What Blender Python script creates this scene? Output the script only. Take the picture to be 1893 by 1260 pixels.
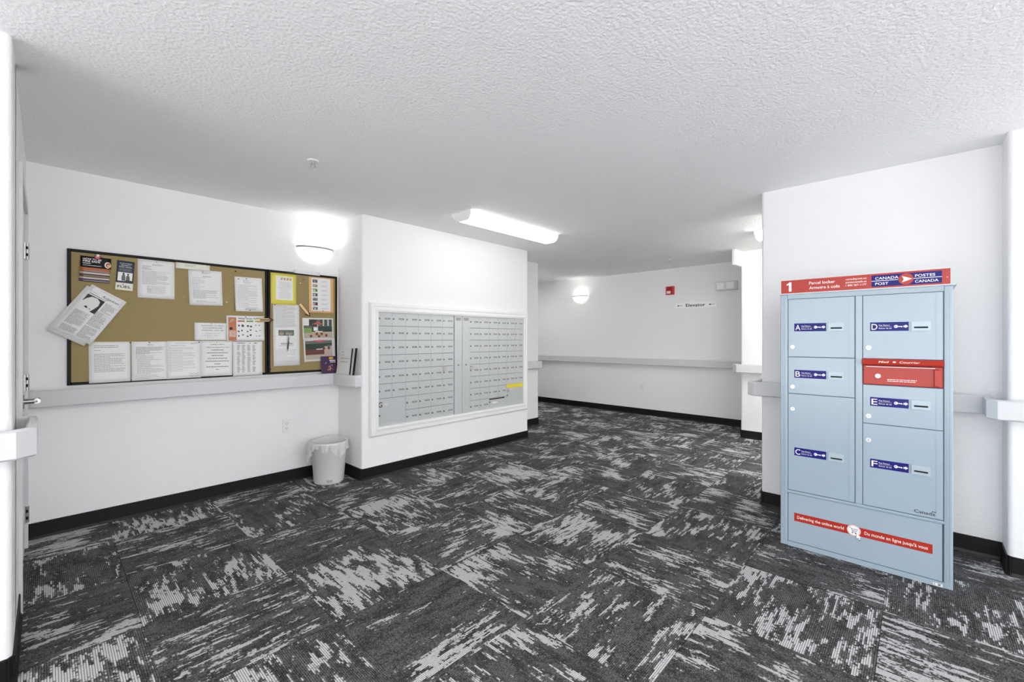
import bpy, math, random
from mathutils import Matrix, Vector
rnd = random.Random(7)
PI = math.pi
for o in list(bpy.data.objects): bpy.data.objects.remove(o)
SC = bpy.context.scene
COL = SC.collection

# ------------------------------------------------------------------ camera
YAW = math.radians(43.0022)
cam = bpy.data.cameras.new('camera'); camo = bpy.data.objects.new('camera', cam); COL.objects.link(camo)
cam.sensor_width = 36; cam.lens = 804.44/1893*36; cam.shift_y = -4.6/1893; cam.clip_start = .02
camo.location = (0, 0, 1.30); camo.rotation_euler = (PI/2, 0, YAW-PI/2)
SC.camera = camo

# ------------------------------------------------------------------ exposure and sky
SC.view_settings.view_transform = 'Standard'; SC.view_settings.look = 'None'
SC.view_settings.gamma = 1; SC.view_settings.use_curve_mapping = False
SC.view_settings.exposure = 1.42
SC.cycles.max_bounces = 16; SC.cycles.diffuse_bounces = 10
TUBE = 1.6        # ceiling fixture diffuser emission
LOBBY_FILL = 14       # unseen fill fixture added behind the viewer
CORR = 8.5        # corridor fixtures: one partly seen, the unseen ones added as fill
HIDDEN_FILL = 5      # unseen sconces added to lift the ceiling
BOWL = 0.38        # sconce bowl emission
BULB = 0.2        # sconce bulb watts
SKY = 2.35         # daylight outside the entrance glazing
W = bpy.data.worlds.new('sky'); SC.world = W; W.use_nodes = True
bg = W.node_tree.nodes['Background']; bg.inputs[0].default_value = (.96, .965, 1, 1); bg.inputs[1].default_value = SKY

sun = bpy.data.lights.new('sun', 'SUN'); sun.energy = 12; sun.angle = math.radians(1.5); sun.color = (1, .96, .9)
suno = bpy.data.objects.new('sun', sun); COL.objects.link(suno); suno.location = (0, -20, 15)
suno.rotation_euler = Vector((.72, .36, -.62)).to_track_quat('-Z', 'Y').to_euler()

# ------------------------------------------------------------------ materials
def mat(name, col, rough=.5, metal=0, bump=None, emit=None, estr=0, spec=.5, alpha=None, vary=None):
    m = bpy.data.materials.new(name); m.use_nodes = True
    nt = m.node_tree; b = nt.nodes['Principled BSDF']
    c = (col[0], col[1], col[2], 1)
    b.inputs['Base Color'].default_value = c; b.inputs['Roughness'].default_value = rough
    b.inputs['Metallic'].default_value = metal; b.inputs['Specular IOR Level'].default_value = spec
    if emit: b.inputs['Emission Color'].default_value = (*emit, 1); b.inputs['Emission Strength'].default_value = estr
    if alpha is not None: b.inputs['Alpha'].default_value = alpha
    tc = None
    if bump or vary: tc = nt.nodes.new('ShaderNodeTexCoord')
    if vary:      # (scale, amount): gentle colour variation of the material itself
        n = nt.nodes.new('ShaderNodeTexNoise'); n.inputs['Scale'].default_value = vary[0]; n.inputs['Detail'].default_value = 4
        nt.links.new(tc.outputs['Object'], n.inputs['Vector'])
        mx = nt.nodes.new('ShaderNodeMix'); mx.data_type = 'RGBA'
        k = vary[1]
        mx.inputs[6].default_value = (col[0]*(1-k), col[1]*(1-k), col[2]*(1-k), 1)
        mx.inputs[7].default_value = (min(1, col[0]*(1+k)), min(1, col[1]*(1+k)), min(1, col[2]*(1+k)), 1)
        nt.links.new(n.outputs['Fac'], mx.inputs[0]); nt.links.new(mx.outputs[2], b.inputs['Base Color'])
    if bump:      # (scale, strength, distance)
        n = nt.nodes.new('ShaderNodeTexNoise'); n.inputs['Scale'].default_value = bump[0]; n.inputs['Detail'].default_value = 3
        nt.links.new(tc.outputs['Object'], n.inputs['Vector'])
        bp = nt.nodes.new('ShaderNodeBump'); bp.inputs['Strength'].default_value = bump[1]; bp.inputs['Distance'].default_value = bump[2]
        nt.links.new(n.outputs['Fac'], bp.inputs['Height']); nt.links.new(bp.outputs['Normal'], b.inputs['Normal'])
    return m
M = {}
M['wall'] = mat('painted_wall', (.865, .865, .865), .6, bump=(95, .55, .004), spec=.25)
M['ceil'] = mat('stippled_ceiling', (.94, .94, .94), .8, bump=(70, .9, .006), spec=.1)
M['base'] = mat('black_rubber', (.006, .006, .006), .45, spec=.3)
M['rail'] = mat('grey_vinyl', (.66, .665, .67), .45, bump=(240, .15, .001))
M['steelframe'] = mat('painted_steel_frame', (.66, .665, .67), .4)
M['doorpaint'] = mat('painted_door', (.78, .78, .78), .4)
M['chrome'] = mat('satin_nickel', (.62, .62, .6), .28, 1)
M['darkmetal'] = mat('dull_lock_metal', (.30, .30, .29), .3, 1)
M['steel'] = mat('brushed_steel', (.5, .5, .49), .35, 1)
M['black'] = mat('black', (.005, .005, .005), .45, spec=.2)
M['ink'] = mat('black_ink', (.02, .02, .02), .6)
M['greyink'] = mat('grey_ink', (.15, .15, .16), .7)
M['softink'] = mat('pale_ink', (.31, .31, .32), .7)
M['redink'] = mat('red_ink', (.5, .2, .19), .7)
M['paper'] = mat('white_paper', (.82, .82, .81), .7, spec=.2)
M['paper2'] = mat('off_white_paper', (.78, .77, .74), .7, spec=.2)
M['cream'] = mat('cream_paper', (.8, .79, .68), .7, spec=.2)
M['yellow'] = mat('yellow_paper', (.78, .68, .10), .6)
M['orange'] = mat('orange_paper', (.83, .50, .22), .6)
M['paleorange'] = mat('pale_orange_paper', (.86, .58, .30), .6)
M['cork'] = mat('cork', (.33, .25, .11), .85, bump=(420, .25, .001), vary=(300, .22))
M['white'] = mat('white_plastic', (.82, .82, .81), .35)
M['signwhite'] = mat('bright_white_acrylic', (.95, .95, .95), .25)
M['trim'] = mat('white_gloss_trim', (.82, .82, .81), .35)
M['mail'] = mat('silver_paint', (.53, .55, .55), .42, .25, spec=.4)
M['maildark'] = mat('dark_gap', (.06, .06, .06), .6)
M['plate'] = mat('grey_number_plate', (.17, .175, .17), .5)
M['yellowtape'] = mat('yellow_tape', (.75, .6, .03), .5)
M['lock_blue'] = mat('pale_blue_steel_paint', (.345, .435, .505), .17, bump=(60, .05, .002), spec=.5)
M['lock_gap'] = mat('locker_gap', (.12, .16, .2), .6)
M['lock_plate'] = mat('cast_metal', (.40, .49, .54), .35, .15)
M['blue'] = mat('royal_blue', (.006, .008, .17), .35, spec=.22)
M['red'] = mat('postal_red', (.43, .030, .016), .28, spec=.35)
M['letter'] = mat('white_print', (.88, .86, .84), .5)
M['alarm'] = mat('alarm_red', (.48, .012, .012), .35)
M['strobe'] = mat('strobe_lens', (.75, .74, .74), .1)
M['lens'] = mat('clear_lamp_lens', (.86, .86, .86), .15, .1, bump=(60, .4, .004))
M['greyplastic'] = mat('grey_plastic', (.68, .68, .67), .4)
M['sconcerim'] = mat('grey_sconce_rim', (.30, .30, .295), .4)
M['bin'] = mat('white_bin_plastic', (.66, .66, .65), .4)
M['scuff'] = mat('grey_scuff', (.42, .42, .42), .6)
M['pink'] = mat('magenta_plastic', (.55, .06, .17), .3)
M['navy'] = mat('navy_print', (.03, .045, .075), .5)
M['purple'] = mat('dark_purple_print', (.05, .018, .07), .4)
M['plum'] = mat('plum_print', (.10, .05, .15), .5)
M['ember'] = mat('ember_print', (.42, .12, .04), .5)
M['brown'] = mat('brown_print', (.13, .04, .025), .5)
M['rust'] = mat('rust_print', (.52, .17, .07), .5)
M['green'] = mat('green_print', (.22, .34, .10), .6)
M['dkgreen'] = mat('dark_green_print', (.03, .05, .035), .6)
M['tealgrey'] = mat('grey_green_print', (.12, .15, .13), .6)
M['umbrella'] = mat('umbrella_red_print', (.52, .10, .10), .6)
M['sand'] = mat('sand_print', (.48, .40, .33), .6)
M['gold'] = mat('gold_print', (.6, .42, .05), .5)
M['tan'] = mat('tan_print', (.5, .36, .24), .6)
M['lightglass'] = mat('frosted_glass_lit', (.9, .9, .88), .4, emit=(1, .985, .95), estr=BOWL)
M['tube'] = mat('lit_acrylic_diffuser', (.9, .9, .9), .4, emit=(1, .985, .955), estr=TUBE)
M['tube_corridor'] = mat('lit_corridor_diffuser', (.9, .9, .9), .4, emit=(1, .985, .955), estr=CORR)
M['tube_corner_fill'] = mat('corner_fill_diffuser', (.9, .9, .9), .4, emit=(1, .985, .955), estr=4.6)  # for the added corner light that brightens the far wall
M['tube_lobby_fill'] = mat('lobby_fill_diffuser', (.9, .9, .9), .4, emit=(1, .985, .955), estr=LOBBY_FILL)  # for the added fill light behind the viewer
M['liner'] = None
def liner_mat():
    m = bpy.data.materials.new('clear_bag_film'); m.use_nodes = True; nt = m.node_tree
    b = nt.nodes['Principled BSDF']; out = nt.nodes['Material Output']
    b.inputs['Base Color'].default_value = (.95, .95, .95, 1); b.inputs['Roughness'].default_value = .2
    tl = nt.nodes.new('ShaderNodeBsdfTranslucent'); tl.inputs[0].default_value = (.9, .9, .9, 1)
    tr = nt.nodes.new('ShaderNodeBsdfTransparent')
    m1 = nt.nodes.new('ShaderNodeMixShader'); m1.inputs[0].default_value = .35
    m2 = nt.nodes.new('ShaderNodeMixShader'); m2.inputs[0].default_value = .12
    nt.links.new(b.outputs[0], m1.inputs[1]); nt.links.new(tl.outputs[0], m1.inputs[2])
    nt.links.new(m1.outputs[0], m2.inputs[1]); nt.links.new(tr.outputs[0], m2.inputs[2]); nt.links.new(m2.outputs[0], out.inputs[0])
    return m
M['liner'] = liner_mat()
def glass_mat():
    m = bpy.data.materials.new('window_glass'); m.use_nodes = True; nt = m.node_tree
    nt.nodes.remove(nt.nodes['Principled BSDF']); out = nt.nodes['Material Output']
    g = nt.nodes.new('ShaderNodeBsdfGlossy'); g.inputs['Roughness'].default_value = .02
    t = nt.nodes.new('ShaderNodeBsdfTransparent'); t.inputs[0].default_value = (.96, .96, .965, 1)
    f = nt.nodes.new('ShaderNodeFresnel'); f.inputs[0].default_value = 1.45
    mx = nt.nodes.new('ShaderNodeMixShader')
    nt.links.new(f.outputs[0], mx.inputs[0]); nt.links.new(t.outputs[0], mx.inputs[1]); nt.links.new(g.outputs[0], mx.inputs[2])
    nt.links.new(mx.outputs[0], out.inputs[0]); return m
M['glass'] = glass_mat()

def carpet_mat():
    m = bpy.data.materials.new('carpet_tile'); m.use_nodes = True; nt = m.node_tree; L = nt.links.new
    b = nt.nodes['Principled BSDF']; b.inputs['Roughness'].default_value = .85; b.inputs['Specular IOR Level'].default_value = .15
    N = nt.nodes.new
    def mt(op, a, bb=None, c=None):
        n = N('ShaderNodeMath'); n.operation = op
        for i, v in enumerate((a, bb, c)):
            if v is None: continue
            if isinstance(v, (int, float)): n.inputs[i].default_value = v
            else: L(v, n.inputs[i])
        return n.outputs[0]
    tc = N('ShaderNodeTexCoord'); sp = N('ShaderNodeSeparateXYZ'); L(tc.outputs['Object'], sp.inputs[0])
    oi = N('ShaderNodeObjectInfo'); rz = mt('MULTIPLY', oi.outputs['Random'], 83.0)
    x, y = sp.outputs[0], sp.outputs[1]
    pitch = .00762
    xr = mt('MULTIPLY', mt('FLOOR', mt('DIVIDE', x, pitch)), pitch)
    def noise(kx, ky, zoff, detail, scale=1, rough=.55, xx=None):
        cb = N('ShaderNodeCombineXYZ'); L(mt('MULTIPLY', xx if xx is not None else xr, kx), cb.inputs[0]); L(mt('MULTIPLY', y, ky), cb.inputs[1]); L(mt('ADD', rz, zoff), cb.inputs[2])
        n = N('ShaderNodeTexNoise'); n.inputs['Scale'].default_value = scale; n.inputs['Detail'].default_value = detail; n.inputs['Roughness'].default_value = rough
        L(cb.outputs[0], n.inputs['Vector']); return n.outputs['Fac']
    n1 = noise(34, 6.5, 0, 3, rough=.6)      # streaks along the ribs
    n2 = noise(4.2, 2.6, 11, 2)              # large patches
    n3 = noise(420, 260, 5, 1, xx=x)         # tufts
    n4 = noise(16, 5.0, 29, 5, rough=.7)     # worn mid-grey
    n5 = noise(140, 60, 41, 2, rough=.7)     # ragged edges
    n6 = noise(70, 9, 57, 1)                 # thin single-rib flecks
    sm = mt('ADD', mt('ADD', mt('ADD', mt('MULTIPLY', n1, .36), mt('MULTIPLY', n2, .34)), mt('MULTIPLY', n5, .14)), mt('MULTIPLY', n6, .16))
    def ramp(v, a, bb):
        r = N('ShaderNodeMapRange'); r.interpolation_type = 'SMOOTHSTEP'; r.inputs['From Min'].default_value = a; r.inputs['From Max'].default_value = bb
        L(v, r.inputs['Value']); return r.outputs[0]
    light = ramp(sm, .522, .55)
    mid = ramp(mt('ADD', mt('MULTIPLY', n4, .6), mt('MULTIPLY', n5, .4)), .40, .58)
    tuft = ramp(n3, .40, .66)
    darkv = mt('MULTIPLY_ADD', tuft, .085, .012)
    midv = mt('MULTIPLY_ADD', tuft, .18, .050)
    lightv = mt('MULTIPLY_ADD', tuft, .20, .47)
    def mix(f, a, bb): return mt('ADD', mt('MULTIPLY', a, mt('SUBTRACT', 1.0, f)), mt('MULTIPLY', bb, f))
    v = mix(light, mix(mid, darkv, midv), lightv)
    fr = mt('FRACT', mt('DIVIDE', x, pitch))
    groove = mt('LESS_THAN', fr, .30)
    v = mt('MULTIPLY', v, mt('SUBTRACT', 1.0, mt('MULTIPLY', groove, .70)))
    cb = N('ShaderNodeCombineColor'); L(v, cb.inputs[0]); L(mt('MULTIPLY', v, 1.0), cb.inputs[1]); L(mt('MULTIPLY', v, 1.005), cb.inputs[2])
    L(cb.outputs[0], b.inputs['Base Color'])
    h = mt('ADD', mt('MULTIPLY', mt('SUBTRACT', 1.0, groove), .7), mt('MULTIPLY', n3, .5))
    bp = N('ShaderNodeBump'); bp.inputs['Strength'].default_value = .5; bp.inputs['Distance'].default_value = .002
    L(h, bp.inputs['Height']); L(bp.outputs[0], b.inputs['Normal'])
    return m
M['carpet'] = carpet_mat()
M['entry_bounce'] = mat('pale_bounce_floor', (.72, .72, .71), .4)  # kept pale so sunlight bounces up to the ceiling

# ------------------------------------------------------------------ mesh helpers
_txt = {}
def text_polys(body, bold=0.0, shear=0.0):
    k = (body, bold, shear)
    if k in _txt: return _txt[k]
    cu = bpy.data.curves.new('t', 'FONT'); cu.body = body; cu.size = 1; cu.offset = bold; cu.shear = shear; cu.resolution_u = 3
    ob = bpy.data.objects.new('t', cu); COL.objects.link(ob)
    dg = bpy.context.evaluated_depsgraph_get(); dg.update()
    me = bpy.data.meshes.new_from_object(ob.evaluated_get(dg))
    vs = [(v.co.x, v.co.y) for v in me.vertices]; fs = [tuple(p.vertices) for p in me.polygons]
    bpy.data.objects.remove(ob); bpy.data.curves.remove(cu); bpy.data.meshes.remove(me)
    _txt[k] = (vs, fs); return _txt[k]

class MB:
    """collects shapes in local coordinates (x right, y up, z towards the room for wall things)"""
    def __init__(s): s.v = []; s.f = []; s.m = []; s.mats = []
    def mi(s, m):
        if isinstance(m, str): m = M[m]
        if m not in s.mats: s.mats.append(m)
        return s.mats.index(m)
    def add(s, vs, fs, m):
        o = len(s.v); k = s.mi(m); s.v += [tuple(v) for v in vs]
        for f in fs: s.f.append(tuple(i+o for i in f)); s.m.append(k)
        return s
    def quad(s, pts, m): return s.add(pts, [tuple(range(len(pts)))], m)
    def rect(s, x0, x1, y0, y1, z, m): return s.quad([(x0, y0, z), (x1, y0, z), (x1, y1, z), (x0, y1, z)], m)
    def box(s, x0, x1, y0, y1, z0, z1, m, ch=0):
        if ch <= 0:
            vs = [(x, y, z) for z in (z0, z1) for y in (y0, y1) for x in (x0, x1)]
            return s.add(vs, [(0, 2, 3, 1), (4, 5, 7, 6), (0, 1, 5, 4), (2, 6, 7, 3), (0, 4, 6, 2), (1, 3, 7, 5)], m)
        c = ch   # chamfer round the z1 face
        vs = [(x0, y0, z0), (x1, y0, z0), (x1, y1, z0), (x0, y1, z0), (x0, y0, z1-c), (x1, y0, z1-c), (x1, y1, z1-c), (x0, y1, z1-c),
              (x0+c, y0+c, z1), (x1-c, y0+c, z1), (x1-c, y1-c, z1), (x0+c, y1-c, z1)]
        fs = [(3, 2, 1, 0), (8, 9, 10, 11)]
        for i in range(4):
            j = (i+1) % 4; fs += [(i, j, 4+j, 4+i), (4+i, 4+j, 8+j, 8+i)]
        return s.add(vs, fs, m)
    def prism(s, poly, z0, z1, m):
        n = len(poly); vs = [(p[0], p[1], z0) for p in poly]+[(p[0], p[1], z1) for p in poly]
        fs = [tuple(range(n-1, -1, -1)), tuple(range(n, 2*n))]+[(i, (i+1) % n, n+(i+1) % n, n+i) for i in range(n)]
        return s.add(vs, fs, m)
    def cyl(s, c, r0, r1, h, m, axis='z', seg=14):
        vs = []
        for k, (r, t) in enumerate(((r0, 0), (r1, h))):
            for i in range(seg):
                a = 2*PI*i/seg; p = (r*math.cos(a), r*math.sin(a), t)
                if axis == 'x': p = (p[2], p[0], p[1])
                if axis == 'y': p = (p[1], p[2], p[0])
                vs.append((c[0]+p[0], c[1]+p[1], c[2]+p[2]))
        fs = [tuple(range(seg-1, -1, -1)), tuple(range(seg, 2*seg))]+[(i, (i+1) % seg, seg+(i+1) % seg, seg+i) for i in range(seg)]
        return s.add(vs, fs, m)
    def disc(s, x, y, z, r, m, seg=24, sx=1):
        return s.quad([(x+r*sx*math.cos(2*PI*i/seg), y+r*math.sin(2*PI*i/seg), z) for i in range(seg)], m)
    def text(s, body, x, y, z, h, m, width=None, align='l', bold=0.0, shear=0.0, fn=None):
        vs, fs = text_polys(body, bold, shear)
        if not vs: return s
        x0 = min(v[0] for v in vs); x1 = max(v[0] for v in vs)
        sy = h/.72; sx = sy if width is None else width/(x1-x0)     # h = height of a capital
        w = (x1-x0)*sx; ox = {'l': 0, 'c': -w/2, 'r': -w}[align]
        return s.add([(x+ox+(v[0]-x0)*sx, y+v[1]*sy, z) for v in vs], fs, m)
    def strip(s, pts, w, z, m):      # flat line of width w through pts
        for a, b in zip(pts[:-1], pts[1:]):
            dx, dy = b[0]-a[0], b[1]-a[1]; l = math.hypot(dx, dy) or 1; nx, ny = -dy/l*w/2, dx/l*w/2
            s.quad([(a[0]-nx, a[1]-ny, z), (b[0]-nx, b[1]-ny, z), (b[0]+nx, b[1]+ny, z), (a[0]+nx, a[1]+ny, z)], m)
        return s
    def words(s, x0, x1, y, h, z, m, fill=1.0):   # a line of unreadable print as small word blocks
        x = x0; end = x0+(x1-x0)*fill
        while x < end-.001:
            w = min(rnd.uniform(.006, .020), end-x); s.rect(x, x+w, y, y+h, z, m); x += w+rnd.uniform(.0018, .003)
        return s
    def mesh(s, name, smooth=None, warp=None):
        me = bpy.data.meshes.new(name); vs = s.v if warp is None else [warp(*v) for v in s.v]
        me.from_pydata(vs, [], s.f)
        for m in s.mats: me.materials.append(m)
        me.polygons.foreach_set('material_index', s.m)
        if smooth: me.polygons.foreach_set('use_smooth', [True]*len(s.f)); me.set_sharp_from_angle(angle=math.radians(smooth))
        me.update(); return me
    def build(s, name, parent=None, mw=None, smooth=None, warp=None):
        o = bpy.data.objects.new(name, s.mesh(name, smooth, warp)); COL.objects.link(o)
        if parent is not None: o.parent = parent
        if mw is not None: o.matrix_local = mw
        return o
def inst(name, me, parent, mw=None):
    o = bpy.data.objects.new(name, me); COL.objects.link(o); o.parent = parent
    if mw is not None: o.matrix_local = mw
    return o
def tag(o, label, cat=None, group=None, kind=None):
    o['label'] = label
    if cat: o['category'] = cat
    if group: o['group'] = group
    if kind: o['kind'] = kind
    return o
def empty(name, mw):
    o = bpy.data.objects.new(name, None); COL.objects.link(o); o.matrix_world = mw; o.empty_display_size = .05; return o
def T(x, y, z): return Matrix.Translation((x, y, z))
def RZ(a): return Matrix.Rotation(math.radians(a), 4, 'Z')
def frame(o, r, u):       # origin, right, up -> matrix whose z is the outward normal
    r = Vector(r); u = Vector(u); n = r.cross(u)
    return Matrix(((r.x, u.x, n.x, o[0]), (r.y, u.y, n.y, o[1]), (r.z, u.z, n.z, o[2]), (0, 0, 0, 1)))
def on_y(x, y, z): return frame((x, y, z), (1, 0, 0), (0, 0, 1))       # on a wall that faces the room along -Y
def on_x(x, y, z): return frame((x, y, z), (0, -1, 0), (0, 0, 1))      # on a wall that faces the room along -X
def on_c(x, y, z): return frame((x, y, z), (1, 0, 0), (0, -1, 0))      # on the ceiling, facing down

# ------------------------------------------------------------------ room dimensions (metres)
CH = 2.44
xD, yN, yL = -.085, 2.489, 4.193
xR, yM, xM2 = 1.975, 3.719, 4.294
xA, yA = 5.113, 4.2175
xE, xP, yP = 6.965, 6.227, 1.70
xK, yK, xQ, yQ = 3.834, .898, 3.619, -.363
XB, YB, YC = -3.4, -4.6, 9.0
YE = 1.95-.6096*5.5      # carpet gives way to the pale light-bouncing floor behind the viewer

def arc_foot(pts):
    """pts: (x, y, radius) counter-clockwise -> footprint with bull-nosed corners"""
    out = []; n = len(pts)
    for i in range(n):
        x, y, r = pts[i]
        if r <= 0: out.append((x, y)); continue
        p = Vector((pts[i-1][0]-x, pts[i-1][1]-y)).normalized(); q = Vector((pts[(i+1) % n][0]-x, pts[(i+1) % n][1]-y)).normalized()
        c = Vector((x, y))+(p+q)*r; a = c-q*r; b = c-p*r
        a0 = math.atan2(*(Vector((x, y))+p*r-c).yx); a1 = math.atan2(*(Vector((x, y))+q*r-c).yx)
        d = (a1-a0+PI) % (2*PI)-PI
        for k in range(7): out.append((c.x+r*math.cos(a0+d*k/6), c.y+r*math.sin(a0+d*k/6)))
    return out
def wall(name, pts, label, z0=0, z1=CH, m='wall', parent=None):
    o = MB().prism(arc_foot(pts), z0, z1, m).build(name, parent=parent, smooth=40)
    if parent is None: tag(o, label, 'wall', kind='structure')
    return o
R = .022
# floor slab and carpet tiles
fl = MB().box(XB-.2, 7.4, YB-.2, YC+.2, -.12, -.008, 'base').build('floor')
tag(fl, 'charcoal and pale grey quarter-turned carpet tile floor', 'floor', kind='structure')
TS = .6096
tm = MB().box(-TS/2+.0004, TS/2-.0004, -TS/2+.0004, TS/2-.0004, -.008, 0, 'carpet', ch=.0012).mesh('carpet_tile')
blocks = [(xD-9, xD, yN, 9.9), (xD, xR, yL, 9.9), (xR, xM2, yM, 9.9), (xM2, xA, yA, 9.9), (xP, 9, -9, yP), (xE, 9, -9, 20), (xK, 4.6, -9, yK), (xQ, 4.6, -9, yQ)]
cells = []
for i in range(-6, 13):
    for j in range(-10, 13):
        cx, cy = .30+TS*(i+.5), 1.95+TS*(j+.5); h = TS/2
        if any(b[0] < cx-h+.02 and cx+h-.02 < b[1] and b[2] < cy-h+.02 and cy+h-.02 < b[3] for b in blocks): continue
        if cx+h < .30-TS*2+.01 or (cy+h < 1.95-TS*5+.01 and cx < 3.7): continue
        if cx-h > 7.3 or cy-h > YC or cx+h < XB or cy+h < YB: continue
        fw = cx*math.cos(YAW)+cy*math.sin(YAW)
        cells.append((fw < .2, math.hypot(cx, cy), i, j, cx, cy))
cells.sort()
for beh, d, i, j, cx, cy in cells[:298]:
    rib_along_y = (i+j) % 2 == 1
    inst('carpet_tile', tm, fl, T(cx, cy, 0) @ RZ((0 if rib_along_y else 90)+180*rnd.randint(0, 1)))
fe = MB().box(XB-.1, 3.7, YB-.1, 1.95-TS*5-.001, -.008, 0, 'entry_bounce').box(XB-.1, .30-TS*2-.001, 1.95-TS*5-.001, yN+.1, -.008, 0, 'entry_bounce').build('floor_bounce'); tag(fe, 'unseen entrance floor behind the viewer, made pale to bounce light upward', 'floor', kind='structure')  # unseen floor, made pale to throw sunlight onto the ceiling
ceil = MB().box(XB-.2, 7.4, YB-.2, YC+.2, CH, CH+.12, 'ceil').build('ceiling')
tag(ceil, 'white stippled ceiling over the whole lobby', 'ceiling', kind='structure')
# walls
wall('wall_left', [(xD, yL, 0), (xR+.1, yL, 0), (xR+.1, yL+.2, 0), (xD, yL+.2, 0)], 'white wall behind the cork boards')
wall('wall_mailbox', [(xR, yM, R), (xM2, yM, R), (xM2, yL+.4, 0), (xR, yL+.4, 0)], 'white projecting wall that holds the mailbox bank')
wall('wall_alcove', [(xM2-.2, yA, 0), (xA, yA, R), (xA, YC, 0), (xM2-.2, YC, 0)], 'narrow white wall past the mailboxes at the corridor corner')
wall('wall_far', [(xE, YB, 0), (xE+.2, YB, 0), (xE+.2, YC, 0), (xE, YC, 0)], 'white far wall with the elevator sign')
wall('wall_pier', [(xP, YB, 0), (xE+.05, YB, 0), (xE+.05, yP, 0), (xP, yP, R)], 'white pier at the right end of the far wall')
wall('wall_right', [(xK, yQ-.05, 0), (4.5, yQ-.05, 0), (4.5, yK, R), (xK, yK, R)], 'white wall behind the parcel locker')
wall('wall_pilaster', [(xQ, YB, 0), (4.5, YB, 0), (4.5, yQ, 0), (xQ, yQ, R)], 'white pilaster at the right edge')
wall('wall_near', [(XB, yN, 0), (xD, yN, R), (xD, yN+.3, 0), (XB, yN+.3, 0)], 'white wall corner at the left edge')
D0, D1, DH = 3.14, 4.04, 2.07       # door opening along the door wall
wall('wall_door', [(xD-.12, D1+.05, 0), (xD, D1+.05, 0), (xD, yL+.1, 0), (xD-.12, yL+.1, 0)], 'white wall strip between the door and the cork board wall')
wd2 = wall('wall_over_door', [(xD-.12, yN+.25, 0), (xD, yN+.25, 0), (xD, D1+.06, 0), (xD-.12, D1+.06, 0)], 'white wall over the door at the left edge', z0=DH+.05)
wd3 = wall('wall_beside_door', [(xD-.12, yN+.25, 0), (xD, yN+.25, 0), (xD, D0-.05, 0), (xD-.12, D0-.05, 0)], 'white wall between the left corner and the door frame', z1=DH+.05)
wall('wall_corridor_end', [(xA-.3, YC-.05, 0), (xE+.1, YC-.05, 0), (xE+.1, YC+.1, 0), (xA-.3, YC+.1, 0)], 'white wall closing the corridor past the far wall')
wall('trim_header', [(6.0, yP-.003, .012), (xP+.01, yP-.003, 0), (xP+.01, yP+.045, 0), (6.0, yP+.045, .012)], 'small white boxed bulkhead under the ceiling beside the pier', z0=2.245)
# glazed entrance behind the camera: storefront windows in two walls, enlarged to brighten the room
def glazing(name, label, L, mw, z0, z1, bays):
    """storefront of BAYS panes, local x along the wall, y up"""
    w = empty(name, mw); tag(w, label, 'window', kind='structure'); t = .05
    MB().box(0, L, z0, z0+t, -.04, .04, 'steelframe').build('window_sill', w)
    MB().box(0, L, z1-t, z1, -.04, .04, 'steelframe').build('window_head', w)
    for i in range(bays+1):
        x = (L-t)*i/bays; MB().box(x, x+t, z0+t, z1-t, -.04, .04, 'steelframe').build('mullion', w)
        if i < bays: MB().box(x+t, (L-t)*(i+1)/bays, z0+t, z1-t, -.003, .003, 'glass').build('pane', w)
    p = bpy.data.lights.new('portal', 'AREA'); p.shape = 'RECTANGLE'; p.size = L; p.size_y = z1-z0; p.cycles.is_portal = True
    po = bpy.data.objects.new('portal', p); COL.objects.link(po); po.parent = w; po.matrix_local = T(L/2, (z0+z1)/2, .06) @ Matrix.Rotation(PI, 4, 'X')
BZ0, BZ1 = .12, 2.36
wb = wall('wall_back', [(XB-.15, YB-.1, 0), (XB, YB-.1, 0), (XB, -4.2, 0), (XB-.15, -4.2, 0)], 'white entrance wall behind the viewer')
for y0, y1, z0, z1 in ((2.1, yN+.2, 0, CH), (-4.2, 2.1, 0, BZ0), (-4.2, 2.1, BZ1, CH)):
    wall('wall_section', [(XB-.15, y0, 0), (XB, y0, 0), (XB, y1, 0), (XB-.15, y1, 0)], '', z0=z0, z1=z1, parent=wb)
glazing('window_1', 'storefront glazing behind the viewer, facing the parcel locker', 6.3, frame((XB-.07, -4.2, 0), (0, 1, 0), (0, 0, 1)), BZ0, BZ1, 4)
wsu = wall('wall_south', [(XB-.1, YB-.15, 0), (-3.0, YB-.15, 0), (-3.0, YB, 0), (XB-.1, YB, 0)], 'white entrance wall facing the mailboxes, behind the viewer')
for x0, x1, z0, z1 in ((3.3, 7.2, 0, CH), (-3.0, 3.3, 0, BZ0), (-3.0, 3.3, BZ1, CH)):
    wall('wall_section', [(x0, YB-.15, 0), (x1, YB-.15, 0), (x1, YB, 0), (x0, YB, 0)], '', z0=z0, z1=z1, parent=wsu)
glazing('window_2', 'storefront glazing behind the viewer, facing the mailboxes', 6.3, frame((3.3, YB-.07, 0), (-1, 0, 0), (0, 0, 1)), BZ0, BZ1, 5)

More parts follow.
